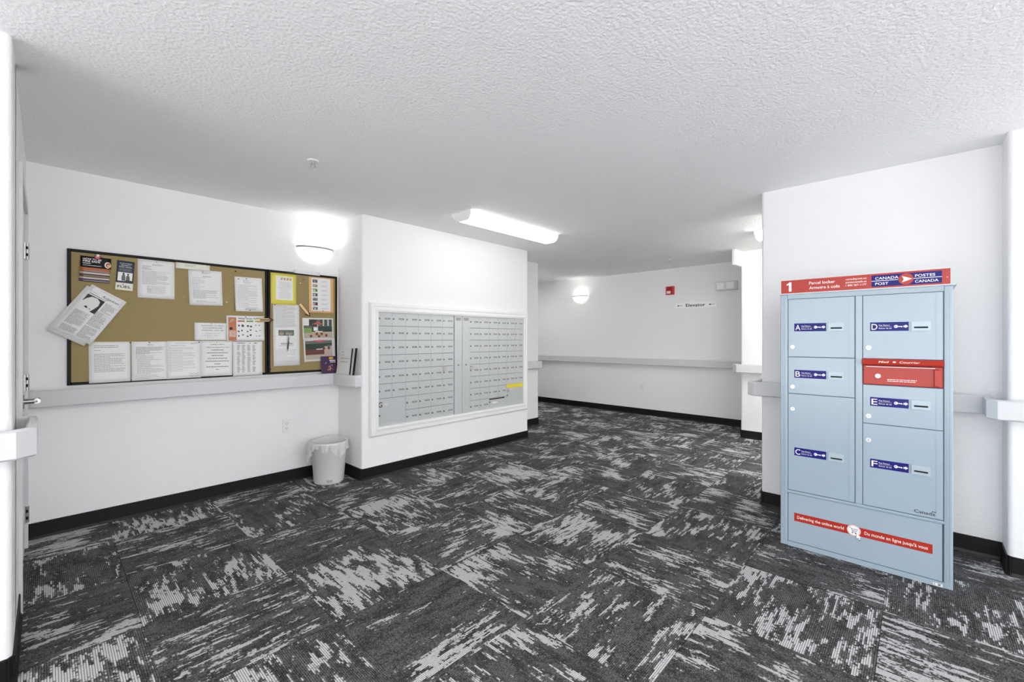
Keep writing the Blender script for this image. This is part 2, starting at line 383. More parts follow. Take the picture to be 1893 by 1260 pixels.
# baseboards: thin black strips in plan, following the wall faces
def baseboard(name, path, label, h=.104, t=.006):
    m = MB(); n = len(path)
    for (a, b) in zip(path[:-1], path[1:]):
        d = Vector((b[0]-a[0], b[1]-a[1])); l = d.length; d /= l; nn = Vector((d.y, -d.x))   # right-hand side = room
        prof = [(0, 0), (t*2.2, 0), (t, .016), (t, h-.004), (t*.4, h), (0, h)]
        e0, e1 = -t if a is not path[0] else 0, l+t if b is not path[-1] else l
        vs = []
        for s in (e0, e1):
            for (o, z) in prof: vs.append((a[0]+d.x*s+nn.x*o, a[1]+d.y*s+nn.y*o, z))
        k = len(prof)
        m.add(vs, [tuple(range(k)), tuple(range(2*k-1, k-1, -1))]+[(i, k+i, k+(i+1) % k, (i+1) % k) for i in range(k)], 'base')
    o = m.build(name); tag(o, label, 'baseboard', kind='structure'); return o
baseboard('baseboard_left', [(xD, yL), (xR, yL)], 'black rubber baseboard under the cork boards')
baseboard('baseboard_mailbox', [(xR, yL), (xR, yM+R*.6), (xR+R*.6, yM), (xM2-R*.6, yM), (xM2, yM+R*.6), (xM2, yA)], 'black rubber baseboard round the mailbox wall')
baseboard('baseboard_alcove', [(xM2, yA), (xA-R*.6, yA), (xA, yA+R*.6), (xA, YC)], 'black rubber baseboard on the narrow corridor corner wall')
baseboard('baseboard_far', [(xE, YC), (xE, yP)], 'black rubber baseboard under the elevator sign wall')
baseboard('baseboard_pier', [(xE, yP), (xP+R*.6, yP), (xP, yP-R*.6), (xP, YB)], 'black rubber baseboard at the foot of the far right pier')
baseboard('baseboard_right', [(4.5, yK), (xK+R*.6, yK), (xK, yK-R*.6), (xK, yQ), (xQ+R*.6, yQ), (xQ, yQ-R*.6), (xQ, YB)], 'black rubber baseboard behind the parcel locker')
baseboard('baseboard_near', [(XB, yN), (xD-R*.6, yN), (xD, yN+R*.6), (xD, D0-.05)], 'black rubber baseboard at the left wall corner')

# ------------------------------------------------------------------ handrails
def rail(path, label, z0=.855, z1=.965, t=.03, brackets=()):
    """path = front line in plan, room on the right-hand side"""
    c = .007
    prof = [(0, z0+c), (c, z0), (t-c, z0), (t, z0+c), (t, z1-c), (t-c, z1), (c, z1), (0, z1-c)]
    n = len(path); rings = []
    for i in range(n):
        p = Vector(path[i]); ds = []
        if i > 0: ds.append((p-Vector(path[i-1])).normalized())
        if i < n-1: ds.append((Vector(path[i+1])-p).normalized())
        nn = sum((Vector((-d.y, d.x)) for d in ds), Vector((0, 0))).normalized()     # to the left = towards the wall
        k = 1/max(.3, nn.dot(Vector((-ds[0].y, ds[0].x))))
        rings.append([(p.x+nn.x*o*k, p.y+nn.y*o*k, z) for o, z in prof])
    vs = [v for r in rings for v in r]; q = len(prof); fs = []
    for i in range(n-1):
        for j in range(q): fs.append((i*q+j, (i+1)*q+j, (i+1)*q+(j+1) % q, i*q+(j+1) % q))
    fs += [tuple(range(q)), tuple(range(n*q-1, (n-1)*q-1, -1))]
    e = empty('handrail', T(path[0][0], path[0][1], z0)); inv = T(-path[0][0], -path[0][1], -z0)
    o = MB().add(vs, fs, 'rail').build('rail', e, inv, smooth=35)
    for b in brackets: MB().box(*b, z0+.02, z1-.02, 'rail').build('bracket', e, inv)
    tag(e, label, 'handrail', 'grey handrails on the walls'); return e
P_ = .088
rail([(xD+.012, yL), (xD+.012, yL-P_+.01), (xD+.03, yL-P_), (xR-P_, yL-P_), (xR-P_, yM+.06), (xR-P_+.03, yM+.012), (xR, yM+.012)],
     'grey handrail under the cork boards, turning the corner to the mailbox wall', brackets=[(.5, .54, yL-.06, yL), (1.2, 1.24, yL-.06, yL), (1.7, 1.74, yL-.06, yL)])
rail([(xM2+.02, yA-P_), (xA-.02, yA-P_), (xA, yA-P_+.02), (xA, yA)], 'short grey handrail on the narrow wall past the mailboxes', brackets=[(4.8, 4.84, yA-.06, yA)])
rail([(xE-P_, YC-.1), (xE-P_, yP+.02)], 'long grey handrail across the far wall below the elevator sign', brackets=[(xE-.06, xE, y, y+.04) for y in (2.4, 4, 5.5, 7)])
rail([(xE-.3, yP+.085), (xP-.045, yP+.085), (xP-P_, yP+.03), (xP-P_, YB+.1)], 'grey handrail wrapping the far right pier', brackets=[(xP-.06, xP, y, y+.04) for y in (1.3, 0)])
rail([(4.3, yK+.085), (xK-.05, yK+.085), (xK-P_, yK+.035), (xK-P_, yQ+.085), (xQ-.05, yQ+.085), (xQ-P_, yQ+.045), (xQ-P_, YB+.1)],
     'grey handrail running behind the parcel locker and round the pilaster', brackets=[(xK-.06, xK, y, y+.04) for y in (.7, 0)]+[(xQ-.06, xQ, -1.0, -.96)])
rail([(XB+.3, yN-P_), (xD+.012, yN-P_), (xD+.063, yN-P_+.045), (xD+.063, 2.80), (xD+.05, 2.815), (xD, 2.815)],
     'grey handrail end wrapping the wall corner at the left edge, in front of the door', brackets=[(-.6, -.56, yN-.06, yN)])

# ------------------------------------------------------------------ door at the left edge
d = empty('door_1', T(xD, D0, 0)); tag(d, 'painted steel door with lever handle beside the cork board wall, seen edge-on', 'door', kind='structure')
w = D1-D0
MB().box(-.1, .012, -.06, 0, 0, DH, 'steelframe').box(-.1, .012, w, w+.06, 0, DH, 'steelframe').box(-.1, .012, -.06, w+.06, DH, DH+.06, 'steelframe').build('door_frame', d)
sl = MB().box(-.047, -.003, .004, w-.004, .008, DH-.004, 'doorpaint').build('door_slab', d)
for z in (.21, 1.03, 1.84):
    h = MB().cyl((.008, w+.001, z-.05), .009, .009, .10, 'steel', seg=10).box(-.003, .002, w-.034, w+.034, z-.05, z+.05, 'steel')
    h.box(.001, .012, w-.0105, w-.0085, z-.03, z-.012, 'black').box(.001, .012, w-.0105, w-.0085, z+.012, z+.03, 'black')
    h.build('hinge', d, smooth=40)
lv = MB().cyl((-.003, .115, .985), .038, .034, .016, 'darkmetal', 'x', 20).cyl((.013, .115, .985), .013, .012, .046, 'darkmetal', 'x', 14)
lv.cyl((.056, .105, .985), .0125, .0115, .115, 'chrome', 'y', 14); lv.build('lever_handle', d, smooth=40)
MB().box(-.003, .006, .06, .07, .935, 1.035, 'black').build('lever_backplate', d)
MB().box(-.003, .005, .10, .12, 1.58, 1.66, 'black', ch=.002).build('door_viewer', d)

# ------------------------------------------------------------------ lamps
def wrap_light(x0, x1, y0, y1, label, lit='tube', along_y=False):
    """wraparound fluorescent fixture lying along x on the ceiling"""
    e = empty('ceiling_light', on_c((x0+x1)/2, (y0+y1)/2, CH) @ RZ(90 if along_y else 0)); lx, ly = (x1-x0)/2, (y1-y0)/2
    if along_y: lx, ly = ly, lx
    MB().box(-lx+.012, lx-.012, -ly+.035, ly-.035, .0, .03, 'white').build('housing', e)
    prof = [(-ly, .0), (-ly, .035), (-ly+.022, .066), (-ly+.05, .08), (ly-.05, .08), (ly-.022, .066), (ly, .035), (ly, 0)]
    m = MB(); k = len(prof); vs = [(s*(lx-.014), p[0], p[1]) for s in (-1, 1) for p in prof]
    m.add(vs, [(i, k+i, k+i+1, i+1) for i in range(k-1)], lit).build('diffuser', e, smooth=40)
    big = [(p[0]*1.012, p[1]*1.03 if p[1] else 0) for p in prof]
    for s in (-1, 1):
        c = MB(); a, b = sorted((s*lx, s*(lx-.014))); vs = [(q, p[0], p[1]) for q in (a, b) for p in big]
        c.add(vs, [tuple(range(k)), tuple(range(2*k-1, k-1, -1))]+[(i, (i+1) % k, k+(i+1) % k, k+i) for i in range(k)], 'white').build('end_cap', e)
    tag(e, label, 'ceiling light', 'fluorescent wraparound lights'); return e
wrap_light(2.55, 3.84, 2.885, 3.105, 'lit fluorescent wraparound light on the ceiling in front of the mailboxes')
wrap_light(5.14, 5.36, -.02, 1.275, 'fluorescent ceiling light mostly hidden behind the parcel locker wall', 'tube_corridor', True)
wrap_light(-.7, .59, -.85, -.63, 'unseen fluorescent fill light added behind the viewer', 'tube_lobby_fill')  # added fill for the mailbox and left walls, out of view
wrap_light(5.2, 6.3, 5.4, 5.62, 'unseen fluorescent fill light added round the corridor corner past the mailboxes', 'tube_corner_fill')  # added out of view to brighten the far wall
for lx0, lx1, ly0, ly1, lb in ((4.62, 5.9, -.6, -.38, 'unseen fluorescent fill light added in the corridor behind the parcel locker wall'), (4.62, 5.9, -2.2, -1.98, 'unseen fluorescent fill light added deepest in the corridor behind the locker wall')):
    wrap_light(lx0, lx1, ly0, ly1, lb, 'tube_corridor')  # both added out of view to brighten the far end
def sconce(mw, label, r=.165, watts=BULB):
    e = empty('wall_sconce', mw)
    MB().box(-.055, .055, -.09, .01, 0, .018, 'white', ch=.004).build('backplate', e)
    def bowl(R0, m, flip):
        rows, seg = 8, 20; vs = []; fs = []
        for i in range(rows+1):
            t = i/rows; rr = max(.001, R0*math.cos(t*PI/2)); y = -.125*R0/r*math.sin(t*PI/2)
            for j in range(seg+1):
                a = PI*j/seg; vs.append((rr*math.cos(a), y, .012+rr*math.sin(a)*.66))
        for i in range(rows):
            for j in range(seg):
                a = i*(seg+1)+j; f = (a, a+1, a+seg+2, a+seg+1); fs.append(f[::-1] if flip else f)
        m.add(vs, fs, 'lightglass')
    m = MB(); bowl(r, m, False); bowl(r-.006, m, True); m.build('glass_bowl', e, smooth=60)
    m = MB(); seg = 20
    vs = []
    for rr, y in ((r+.006, .009), (r+.006, -.006), (r-.010, .009)):
        for j in range(seg+1): a = PI*j/seg; vs.append((rr*math.cos(a), y, .012+rr*math.sin(a)*.66))
    s1 = seg+1; fs = []
    for j in range(seg): fs += [(j, j+1, s1+j+1, s1+j), (2*s1+j, 2*s1+j+1, j+1, j)]
    m.add(vs, fs, 'sconcerim').build('rim', e, smooth=60)
    ld = bpy.data.lights.new('sconce_bulb', 'AREA'); ld.shape = 'ELLIPSE'; ld.size = .24; ld.size_y = .06; ld.energy = watts; ld.color = (1, .985, .96)
    lo = bpy.data.objects.new('bulb', ld); COL.objects.link(lo); lo.parent = e; lo.location = (0, -.004, .072); lo.rotation_euler = (PI/2, 0, 0)
    tag(e, label, 'sconce', 'half-bowl wall sconces'); return e
sconce(on_y(1.742, yL, 2.145), 'lit white half-bowl sconce above the smaller cork board')
sconce(on_x(xE, 4.70, 2.10), 'lit white half-bowl sconce on the far wall left of the red alarm')
sconce(on_x(xQ, -1.2, 2.13), 'white half-bowl sconce on the pilaster, out of view at right', watts=1.1)
sconce(on_x(xQ, -3.0, 2.13), 'unseen half-bowl fill sconce added on the entrance side wall near the glazing', watts=HIDDEN_FILL)  # added uplight for the ceiling, out of view
sconce(frame((4.5, .3, 2.10), (0, 1, 0), (0, 0, 1)), 'unseen half-bowl fill sconce added on the hidden side of the parcel locker wall', watts=HIDDEN_FILL)  # added uplight on an unseen wall face
sconce(on_x(xP, -.6, 2.10), 'unseen half-bowl fill sconce added on the pier side of the corridor, hidden by the locker wall', watts=HIDDEN_FILL)  # added uplight for the far ceiling, out of view
def sprinkler(x, y, label):
    e = empty('sprinkler_head', on_c(x, y, CH))
    MB().cyl((0, 0, 0), .038, .030, .008, 'white', seg=20).build('escutcheon', e, smooth=40)
    MB().cyl((0, 0, .004), .009, .008, .022, 'chrome').build('body', e, smooth=40)
    f = MB()
    for s in (-1, 1): f.box(s*.012-.002, s*.012+.002, -.003, .003, .018, .046, 'chrome')
    f.box(-.014, .014, -.003, .003, .043, .047, 'chrome').build('frame_arm', e)
    MB().cyl((0, 0, .047), .017, .017, .002, 'chrome', seg=16).build('deflector', e)
    tag(e, label, 'sprinkler', 'ceiling fire sprinklers')
sprinkler(1.17, 2.835, 'chrome fire sprinkler on the ceiling in front of the cork boards')
sprinkler(6.10, 2.615, 'small fire sprinkler on the ceiling near the elevator sign wall')

# ------------------------------------------------------------------ small wall things
def outlet(mw, label):
    e = empty('wall_outlet', mw)
    MB().box(-.035, .035, 0, .115, 0, .006, 'white', ch=.003).build('cover_plate', e)
    for y in (.036, .079):
        m = MB().cyl((0, y, .006), .0165, .0165, .002, 'white', seg=16)
        m.rect(-.008, -.0055, y-.002, y+.008, .0083, 'black').rect(.0055, .008, y-.002, y+.008, .0083, 'black').disc(0, y-.009, .0083, .0028, 'black', 8)
        m.build('socket', e)
    MB().cyl((0, .0575, .006), .003, .003, .001, 'chrome', seg=8).build('screw', e)
    tag(e, label, 'outlet', 'duplex wall outlets')
outlet(on_y(1.493, yL, .449), 'white duplex outlet under the handrail beside the waste bin')
outlet(on_x(xE, 3.46, .42), 'white duplex outlet low on the far wall under the long handrail')
e = empty('elevator_sign', on_x(xE, 2.87, 1.775)); tag(e, 'white sign reading Elevator with left arrows on the far wall', 'sign')
m = MB().box(0, .635, 0, .098, 0, .008, 'signwhite', ch=.002)
m.text('Elevator', .318, .028, .0085, .050, 'ink', width=.30, align='c', bold=.018)
for x in (.03, .52):
    m.rect(x+.02, x+.085, .0475, .0525, .0085, 'ink').quad([(x, .05, .0085), (x+.026, .036, .0085), (x+.026, .064, .0085)], 'ink')
m.build('sign_plate', e)
e = empty('fire_alarm', on_x(xE, 3.018, 2.015)); tag(e, 'red fire alarm horn strobe above the Elevator sign', 'fire alarm')
MB().box(0, .13, 0, .132, 0, .05, 'alarm', ch=.012).build('housing', e)
MB().box(.022, .085, .012, .055, .05, .068, 'strobe', ch=.012).build('strobe_lens', e)
m = MB()
for i in range(4): m.box(.03, .10, .078+i*.011, .082+i*.011, .049, .0515, 'black')
m.build('sounder_grille', e)
e = empty('emergency_light', on_x(xE, 2.225, 2.02)); tag(e, 'grey twin-lamp emergency light on the far wall beside the pier', 'emergency light')
MB().box(0, .29, 0, .13, 0, .075, 'greyplastic', ch=.006).build('housing', e)
for x in (.008, .142):
    l = MB().box(x, x+.118, .008, .122, .075, .092, 'lens', ch=.01).build('lamp_lens', e)
MB().box(.126, .142, 0, .13, .072, .082, 'greyplastic').build('divider', e)

# ------------------------------------------------------------------ waste bin with liner
BX, BY, BH = 1.765, 3.93, .365
e = empty('waste_bin', T(BX, BY, 0)); tag(e, 'round white plastic waste bin on the carpet in the corner', 'waste bin')
def lathe(prof, seg, m, mname, sweep=None):
    vs = []; fs = []
    for r, z in prof:
        for j in range(seg): a = 2*PI*j/seg; vs.append((r*math.cos(a), r*math.sin(a), z))
    for i in range(len(prof)-1):
        for j in range(seg): fs.append((i*seg+j, i*seg+(j+1) % seg, (i+1)*seg+(j+1) % seg, (i+1)*seg+j))
    fs.append(tuple(range(seg-1, -1, -1)))
    return m.add(vs, fs, mname)
b = lathe([(.118, 0), (.124, .004), (.128, .02), (.154, BH-.012), (.160, BH-.006), (.157, BH), (.149, BH), (.146, BH-.02), (.120, .012), (.001, .012)], 40, MB(), 'bin').build('bin_body', e, smooth=50)
aF = -114
m = MB()
vs = []; fs = []
for i in range(9):
    for j in range(3):
        a = math.radians(aF-8+i*2.6); z = .022+j*.012; r = .128+(z-.02)*.0754+.0006
        vs.append((r*math.cos(a), r*math.sin(a), z+(.004*math.sin(i*2.1) if j != 1 else 0)))
for i in range(8):
    for j in range(2): q = i*3+j; fs.append((q, q+3, q+4, q+1))
m.add(vs, fs, 'scuff').build('scuff_mark', e)
# bag folded over the rim, hanging in uneven points
def hem(deg):
    d = lambda c: abs((deg-c+180) % 360-180)
    L = .05+.012*math.sin(math.radians(deg*5))
    for c, w_, h_ in ((158, 46, .12), (-80, 30, .125), (-35, 26, .04), (60, 30, .05), (15, 20, .03), (-125, 20, .02)):
        L += h_*max(0, 1-d(c)/w_)
    return L
seg, rows = 120, 14; vs = []; fs = []
for i in range(rows):
    for j in range(seg):
        deg = 360*j/seg; a = math.radians(deg); L = hem(deg); wob = .004*math.sin(a*11+1)+.003*math.sin(a*23)
        if i < 4: r, z = .148-.0055*(3-i)-.002, BH+.004-.05*(3-i)
        elif i == 4: r, z = .158, BH+.007
        else:
            t = (i-4)/(rows-5); flare = max(0, 1-abs((deg-158+180) % 360-180)/52)
            r = .164+wob*t*2.4+rnd.uniform(-.0025, .0025)*t-.015*t*L/.1+flare*(.030*t+.012); z = BH+.004-L*t
        vs.append((r*math.cos(a), r*math.sin(a), z))
for i in range(rows-1):
    for j in range(seg): fs.append((i*seg+j, i*seg+(j+1) % seg, (i+1)*seg+(j+1) % seg, (i+1)*seg+j))
bag = MB().add(vs, fs, 'liner').build('bin_liner', mw=T(BX, BY, 0), smooth=70)
tag(bag, 'clear plastic bag folded over the rim of the waste bin', 'bin liner')

# ------------------------------------------------------------------ cork boards
BYF = yL-.022
def board(x0, x1, z0, z1, label):
    e = empty('cork_board', on_y(x0, yL, z0)); w, h = x1-x0, z1-z0; f = .019
    MB().box(f*.6, w-f*.6, f*.6, h-f*.6, .002, .016, 'cork').build('cork_panel', e)
    for a in ((0, f, 0, h), (w-f, w, 0, h)): MB().box(*a, 0, .023, 'black', ch=.004).build('frame_stile', e)
    for a in ((f, w-f, 0, f), (f, w-f, h-f, h)): MB().box(*a, 0, .023, 'black', ch=.004).build('frame_rail', e)
    tag(e, label, 'cork board', 'framed cork boards'); return e
board(.099, 1.329, .984, 1.906, 'large black-framed cork board covered in notices, left of the pair')
board(1.333, 1.956, .984, 1.906, 'smaller black-framed cork board beneath the sconce')

class Print(MB):
    def rect(s, x0, x1, y0, y1, z, m):       # gridded so that it follows the curl of the sheet
        n = max(1, math.ceil(abs(y1-y0)/.025)); k = max(1, math.ceil(abs(x1-x0)/.05))
        vs = [(x0+(x1-x0)*i/k, y0+(y1-y0)*j/n, z) for j in range(n+1) for i in range(k+1)]
        return s.add(vs, [(j*(k+1)+i, j*(k+1)+i+1, (j+1)*(k+1)+i+1, (j+1)*(k+1)+i) for j in range(n) for i in range(k)], m)
class Sheet:
    """a sheet of paper pinned to the cork: local x right, y up from its lower left corner"""
    def __init__(s, name, c, w, h, label, cat='notice', rot=0, mat='paper', lift=.006, curl=.0, off=.0012, group='papers pinned to the cork boards', base=None):
        s.w, s.h = w, h; s.lift, s.curl = lift, curl
        y = base if base is not None else yL-.016-off
        mw = on_y(c[0], y, c[1]) @ RZ(rot) @ T(-w/2, -h/2, 0)
        n, k = 6, 8; vs = []; fs = []
        for j in range(k+1):
            for i in range(n+1): vs.append((w*i/n, h*j/k, 0))
        for j in range(k):
            for i in range(n): a = j*(n+1)+i; fs.append((a, a+1, a+n+2, a+n+1))
        s.o = MB().add(vs, fs, mat).build(name, mw=mw, smooth=60, warp=s.warp)
        sd = s.o.modifiers.new('thickness', 'SOLIDIFY'); sd.thickness = .0005; sd.offset = -1
        tag(s.o, label, cat, group); s.p = Print()
    def warp(s, x, y, z):
        t = 1-y/s.h; u = x/s.w-.5
        return (x, y, z+s.lift*t*t+s.curl*(u*u*4)*t)
    def lines(s, x0, x1, y0, y1, n, m='greyink', hh=.0022, last=.5, z=.0006):
        for i in range(n):
            y = y1+(y0-y1)*i/max(1, n-1); s.p.words(x0*s.w, x1*s.w, y*s.h, hh, z, m, last if rnd.random() < .22 else rnd.uniform(.86, 1)); 
        return s
    def pin(s, x, y, m='black', r=.0042):
        q = MB().cyl((0, 0, 0), r, r*.85, .005, m, seg=10).build('push_pin', s.o, T(*s.warp(x*s.w, y*s.h, .0004)), smooth=40); return s
    def flush(s, name):
        s.p.build(name, s.o, warp=s.warp); s.p = Print(); return s
    def done(s, name='print'):
        if s.p.v: s.p.build(name, s.o, warp=s.warp)
        return s.o
# leaflets fanned under one magenta clip
cols = ['ember', 'paper2', 'brown', 'tan', 'plum']
names = [('dark red leaflet edge showing under the black fire safety leaflet', 'ember'), ('pale leaflet edge second below the black fire safety leaflet', 'sand'),
         ('dark brown leaflet edge in the middle of the fanned stack', 'brown'), ('tan leaflet edge fourth in the fanned stack', 'tan'), ('violet leaflet edge at the bottom of the fanned stack', 'plum')]
for i, (lb, cm) in reversed(list(enumerate(names))):
    zb = 1.772-(i+1)*.0168
    s = Sheet('leaflet', (.2365-i*.0012, zb+.055-.0), .152, .105, lb, 'leaflet', -1.5, cm, lift=.004+.001*i, off=.0020+.0012*(5-i), group='leaflets fanned under the magenta clip')
    s.p.rect(.02, .15, .004, .009, .0006, 'paper2' if i in (1, 3) else 'softink'); s.p.rect(.0, .152, .0, .0022, .0007, 'black'); s.done()
s = Sheet('leaflet', (.239, 1.826), .154, .075, 'black fire safety leaflet with white title and orange picture, top of the stack', 'leaflet', -1.5, 'black', lift=.004, off=.011, group='leaflets fanned under the magenta clip')
s.p.text('HOW TO BE', .012, .051, .0006, .012, 'letter', width=.092, bold=.02).text('FIRE SAFE', .012, .036, .0006, .012, 'letter', width=.086, bold=.02)
s.p.rect(.012, .052, .025, .029, .0006, 'letter').rect(.012, .105, .012, .0145, .0006, 'letter')
s.p.disc(.137, .026, .0006, .022, 'letter', 20, .75).disc(.139, .027, .0008, .017, 'ember', 20, .75).disc(.142, .022, .001, .008, 'orange', 14); s.done()
e = empty('bulldog_clip', on_y(.246, yL-.03, 1.862)); tag(e, 'magenta plastic clip holding the fanned leaflets', 'clip')
MB().cyl((0, 0, 0), .016, .011, .016, 'pink', seg=14).build('clip_body', e, smooth=50)
MB().cyl((.002, .012, .004), .009, .008, .014, 'white', seg=12).build('clip_knob', e, smooth=50)
# FUEL brochure
s = Sheet('brochure', (.391, 1.752), .094, .211, 'tall navy brochure with a photo of two people and FUEL at its foot', 'leaflet', -3.5, 'navy', lift=.006, off=.004)
for i, tx in enumerate(('A personalized', 'approach to', 'family wellness')): s.p.text(tx, .047, .190-i*.013, .0006, .0068, 'letter', width=(.064, .05, .07)[i], align='c', bold=.01)
s.lines(.16, .86, .66, .72, 3, 'softink', .002)
s.p.rect(0, .094, 0, .052, .0005, 'cream').rect(.008, .087, .066, .128, .0006, 'letter')
s.p.quad([(.03, .068, .0007), (.05, .068, .0007), (.05, .092, .0007), (.044, .115, .0007), (.034, .112, .0007), (.028, .094, .0007)], 'tealgrey').disc(.038, .119, .0008, .006, 'ink', 12)
s.p.quad([(.053, .068, .0007), (.075, .068, .0007), (.072, .1, .0007), (.063, .112, .0007), (.053, .1, .0007)], 'greyink').disc(.063, .116, .0008, .006, 'brown', 12)
s.p.rect(.05, .087, .056, .072, .0008, 'dkgreen').text('FUEL', .047, .016, .0007, .018, 'ink', width=.074, align='c', bold=.015).quad([(.034, .042, .0007), (.040, .037, .0007), (.044, .045, .0007)], 'ink')
s.done()
# typed notices
def notice(name, c, w, h, label, rot=0, mat_='paper', spec=(), pins=(), **kw):
    s = Sheet(name, c, w, h, label, 'notice', rot, mat_, **kw)
    for a in spec:
        if len(a) > 6: s.flush('heading')
        s.lines(*a[:5], **(a[5] if len(a) > 5 else {}))
    for p in pins: s.pin(*p)
    return s
s = notice('notice', (.568, 1.742), .217, .285, 'typed white notice with a small red block, right of the navy brochure', -.3,
       spec=[(.38, .68, .86, .885, 2), (.12, .38, .74, .83, 5), (.12, .88, .36, .70, 15, {'m': 'softink'}), (.25, .78, .13, .31, 7, {'m': 'softink'}), (.26, .38, .17, .24, 3, {'m': 'redink'})], pins=[(.5, .955, 'gold')]); s.done()
s = notice('notice', (.877, 1.705), .223, .28, 'typed white notice pinned below the narrow paper strip', 1.5, spec=[(.4, .7, .9, .92, 2), (.42, .68, .81, .83, 2, {'m': 'greyink'}), (.12, .5, .45, .78, 10, {'m': 'softink'}, 1), (.12, .88, .2, .42, 9), (.2, .8, .09, .12, 2)], off=.002)
s.pin(.42, .955, 'ember').done()
s = notice('paper_strip', (.793, 1.868), .221, .05, 'narrow white paper strip under the top frame of the large cork board', 1.2, 'cream', spec=[(.25, .6, .4, .6, 2, {'m': 'softink'})], pins=[(.93, .86), (.04, .9, 'gold')], off=.0035, lift=.003); s.done()
s = notice('notice', (1.183, 1.675), .207, .291, 'creased typed white notice near the right frame of the large cork board', 1.0, spec=[(.3, .65, .84, .9, 3), (.35, .58, .79, .80, 1, {'m': 'redink'}), (.1, .88, .32, .76, 15, {'m': 'softink'}), (.1, .85, .12, .27, 5, {'m': 'softink'}), (.35, .8, .045, .09, 4, {'m': 'softink'})], pins=[(.42, .955), (.52, .035)], lift=.012, curl=.006)
s.p.disc(.03, .272, .0006, .006, 'softink', 10); s.done()
s = notice('notice', (.312, 1.134), .217, .285, 'typed letter at the bottom left of the large cork board', .3, spec=[(.12, .78, .86, .9, 2, {'m': 'ink', 'hh': .0026}), (.12, .46, .78, .785, 1, {'m': 'ink'}), (.12, .88, .26, .70, 17, {'m': 'ink', 'hh': .0017}, 1)], pins=[(1.0, .975)], lift=.008)
s.done()
s = notice('notice', (.527, 1.135), .203, .284, 'grey-printed notice second along the bottom row of the large cork board', .2, spec=[(.45, .62, .9, .92, 2), (.12, .92, .68, .85, 9, {'m': 'softink', 'hh': .003}), (.12, .65, .55, .65, 5, {'m': 'softink'}), (.15, .92, .17, .52, 13, {'m': 'softink', 'hh': .0027}), (.1, .8, .05, .13, 4, {'m': 'softink'})], pins=[(.5, .975)], lift=.012, off=.0018); s.done()
s = notice('notice', (.735, 1.136), .216, .288, 'typed notice third along the bottom row with handwriting in its corner', .1, spec=[(.25, .66, .93, .94, 1), (.12, .62, .87, .88, 1), (.08, .85, .2, .82, 18, {'m': 'softink'})], pins=[(.95, .965), (.02, .96, 'cream')], lift=.010, off=.0024)
s.flush('print'); s.p.strip([(.15, .265), (.157, .274), (.163, .264), (.172, .275), (.179, .266), (.19, .274), (.196, .268)], .0018, .0007, 'ink'); s.flush('scribble')
for yy in (.034, .018): s.p.strip([(.14+.009*i, yy+.006*math.sin(i*2.3)) for i in range(8)], .0016, .0007, 'ink')
s.done('handwriting')
s = Sheet('notice', (.951, 1.139), .219, .285, 'centred typed notice about renting, below the handwritten note', 'notice', -.5, 'paper', lift=.008, off=.0030)
tl = ['Looking to Rent a', '2 Bedroom apartment or suite']
for i, tx in enumerate(tl): s.p.text(tx, .115, .252-i*.0235, .0006, .0085, 'ink', align='c', width=(.098, .155)[i], bold=.008)
for i, (a, wd) in enumerate(((2, .09), (3, .145), (4, .08), (5, .135), (6, .16), (7, .045), (8, .155), (9, .02))):
    s.p.words(.115-wd/2, .115+wd/2, .252-a*.0225, .0055, .0006, 'greyink')
s.pin(.5, .96, 'gold').done()
s = Sheet('notice', (1.176, 1.131), .223, .289, 'notice with narrow grey columns of names at the lower right of the large cork board', 'notice', 0, 'paper', lift=.006, off=.0022)
for cx in (.14, .30, .48, .66): 
    for k in range(48):
        if rnd.random() < .93: s.p.rect(cx*.223, cx*.223+rnd.uniform(.016, .030), .258-k*.0049, .2605-k*.0049, .0006, 'softink')
s.p.words(.03, .09, .272, .005, .0006, 'ink').rect(.16, .18, .27, .276, .0006, 'ink').rect(.12, .132, .271, .275, .0006, 'ink'); s.done()
# recycling poster
s = Sheet('recycling_poster', (1.16, 1.386), .283, .212, 'colour recycling poster headed What Goes Where with a rust side band', 'poster', .5, 'paper', lift=.005, off=.0045)
s.p.rect(.014, .072, .003, .198, .0005, 'rust').disc(.033, .105, .0007, .012, 'ink', 18).quad([(.02, .15, .0007), (.06, .175, .0007), (.055, .19, .0007), (.03, .178, .0007)], 'tan')
for i in range(5): s.p.words(.02, .066, .08-i*.011, .005, .0007, 'letter')
s.flush('side_band')
s.p.text('What Goes Where', .082, .183, .0006, .013, 'ink', width=.185, bold=.02)
for x, c in ((.082, 'rust'), (.147, 'green'), (.212, 'gold')): s.p.rect(x, x+.052, .16, .173, .0006, c)
for col, x in enumerate((.085, .15, .217)):
    for r_ in range(3):
        for q in range(2):
            X, Y = x+q*.026+rnd.uniform(0, .008), .128-r_*.042+rnd.uniform(-.008, .008); rr = rnd.uniform(.005, .011)
            k = rnd.randint(5, 8); s.p.quad([(X+rr*rnd.uniform(.7, 1.2)*math.cos(2*PI*t/k), Y+rr*rnd.uniform(.7, 1.2)*math.sin(2*PI*t/k), .0006) for t in range(k)], rnd.choice([['ink', 'greyink', 'brown'], ['tealgrey', 'ink', 'dkgreen'], ['tan', 'softink', 'green']][col]))
s.pin(.5, .95).done()
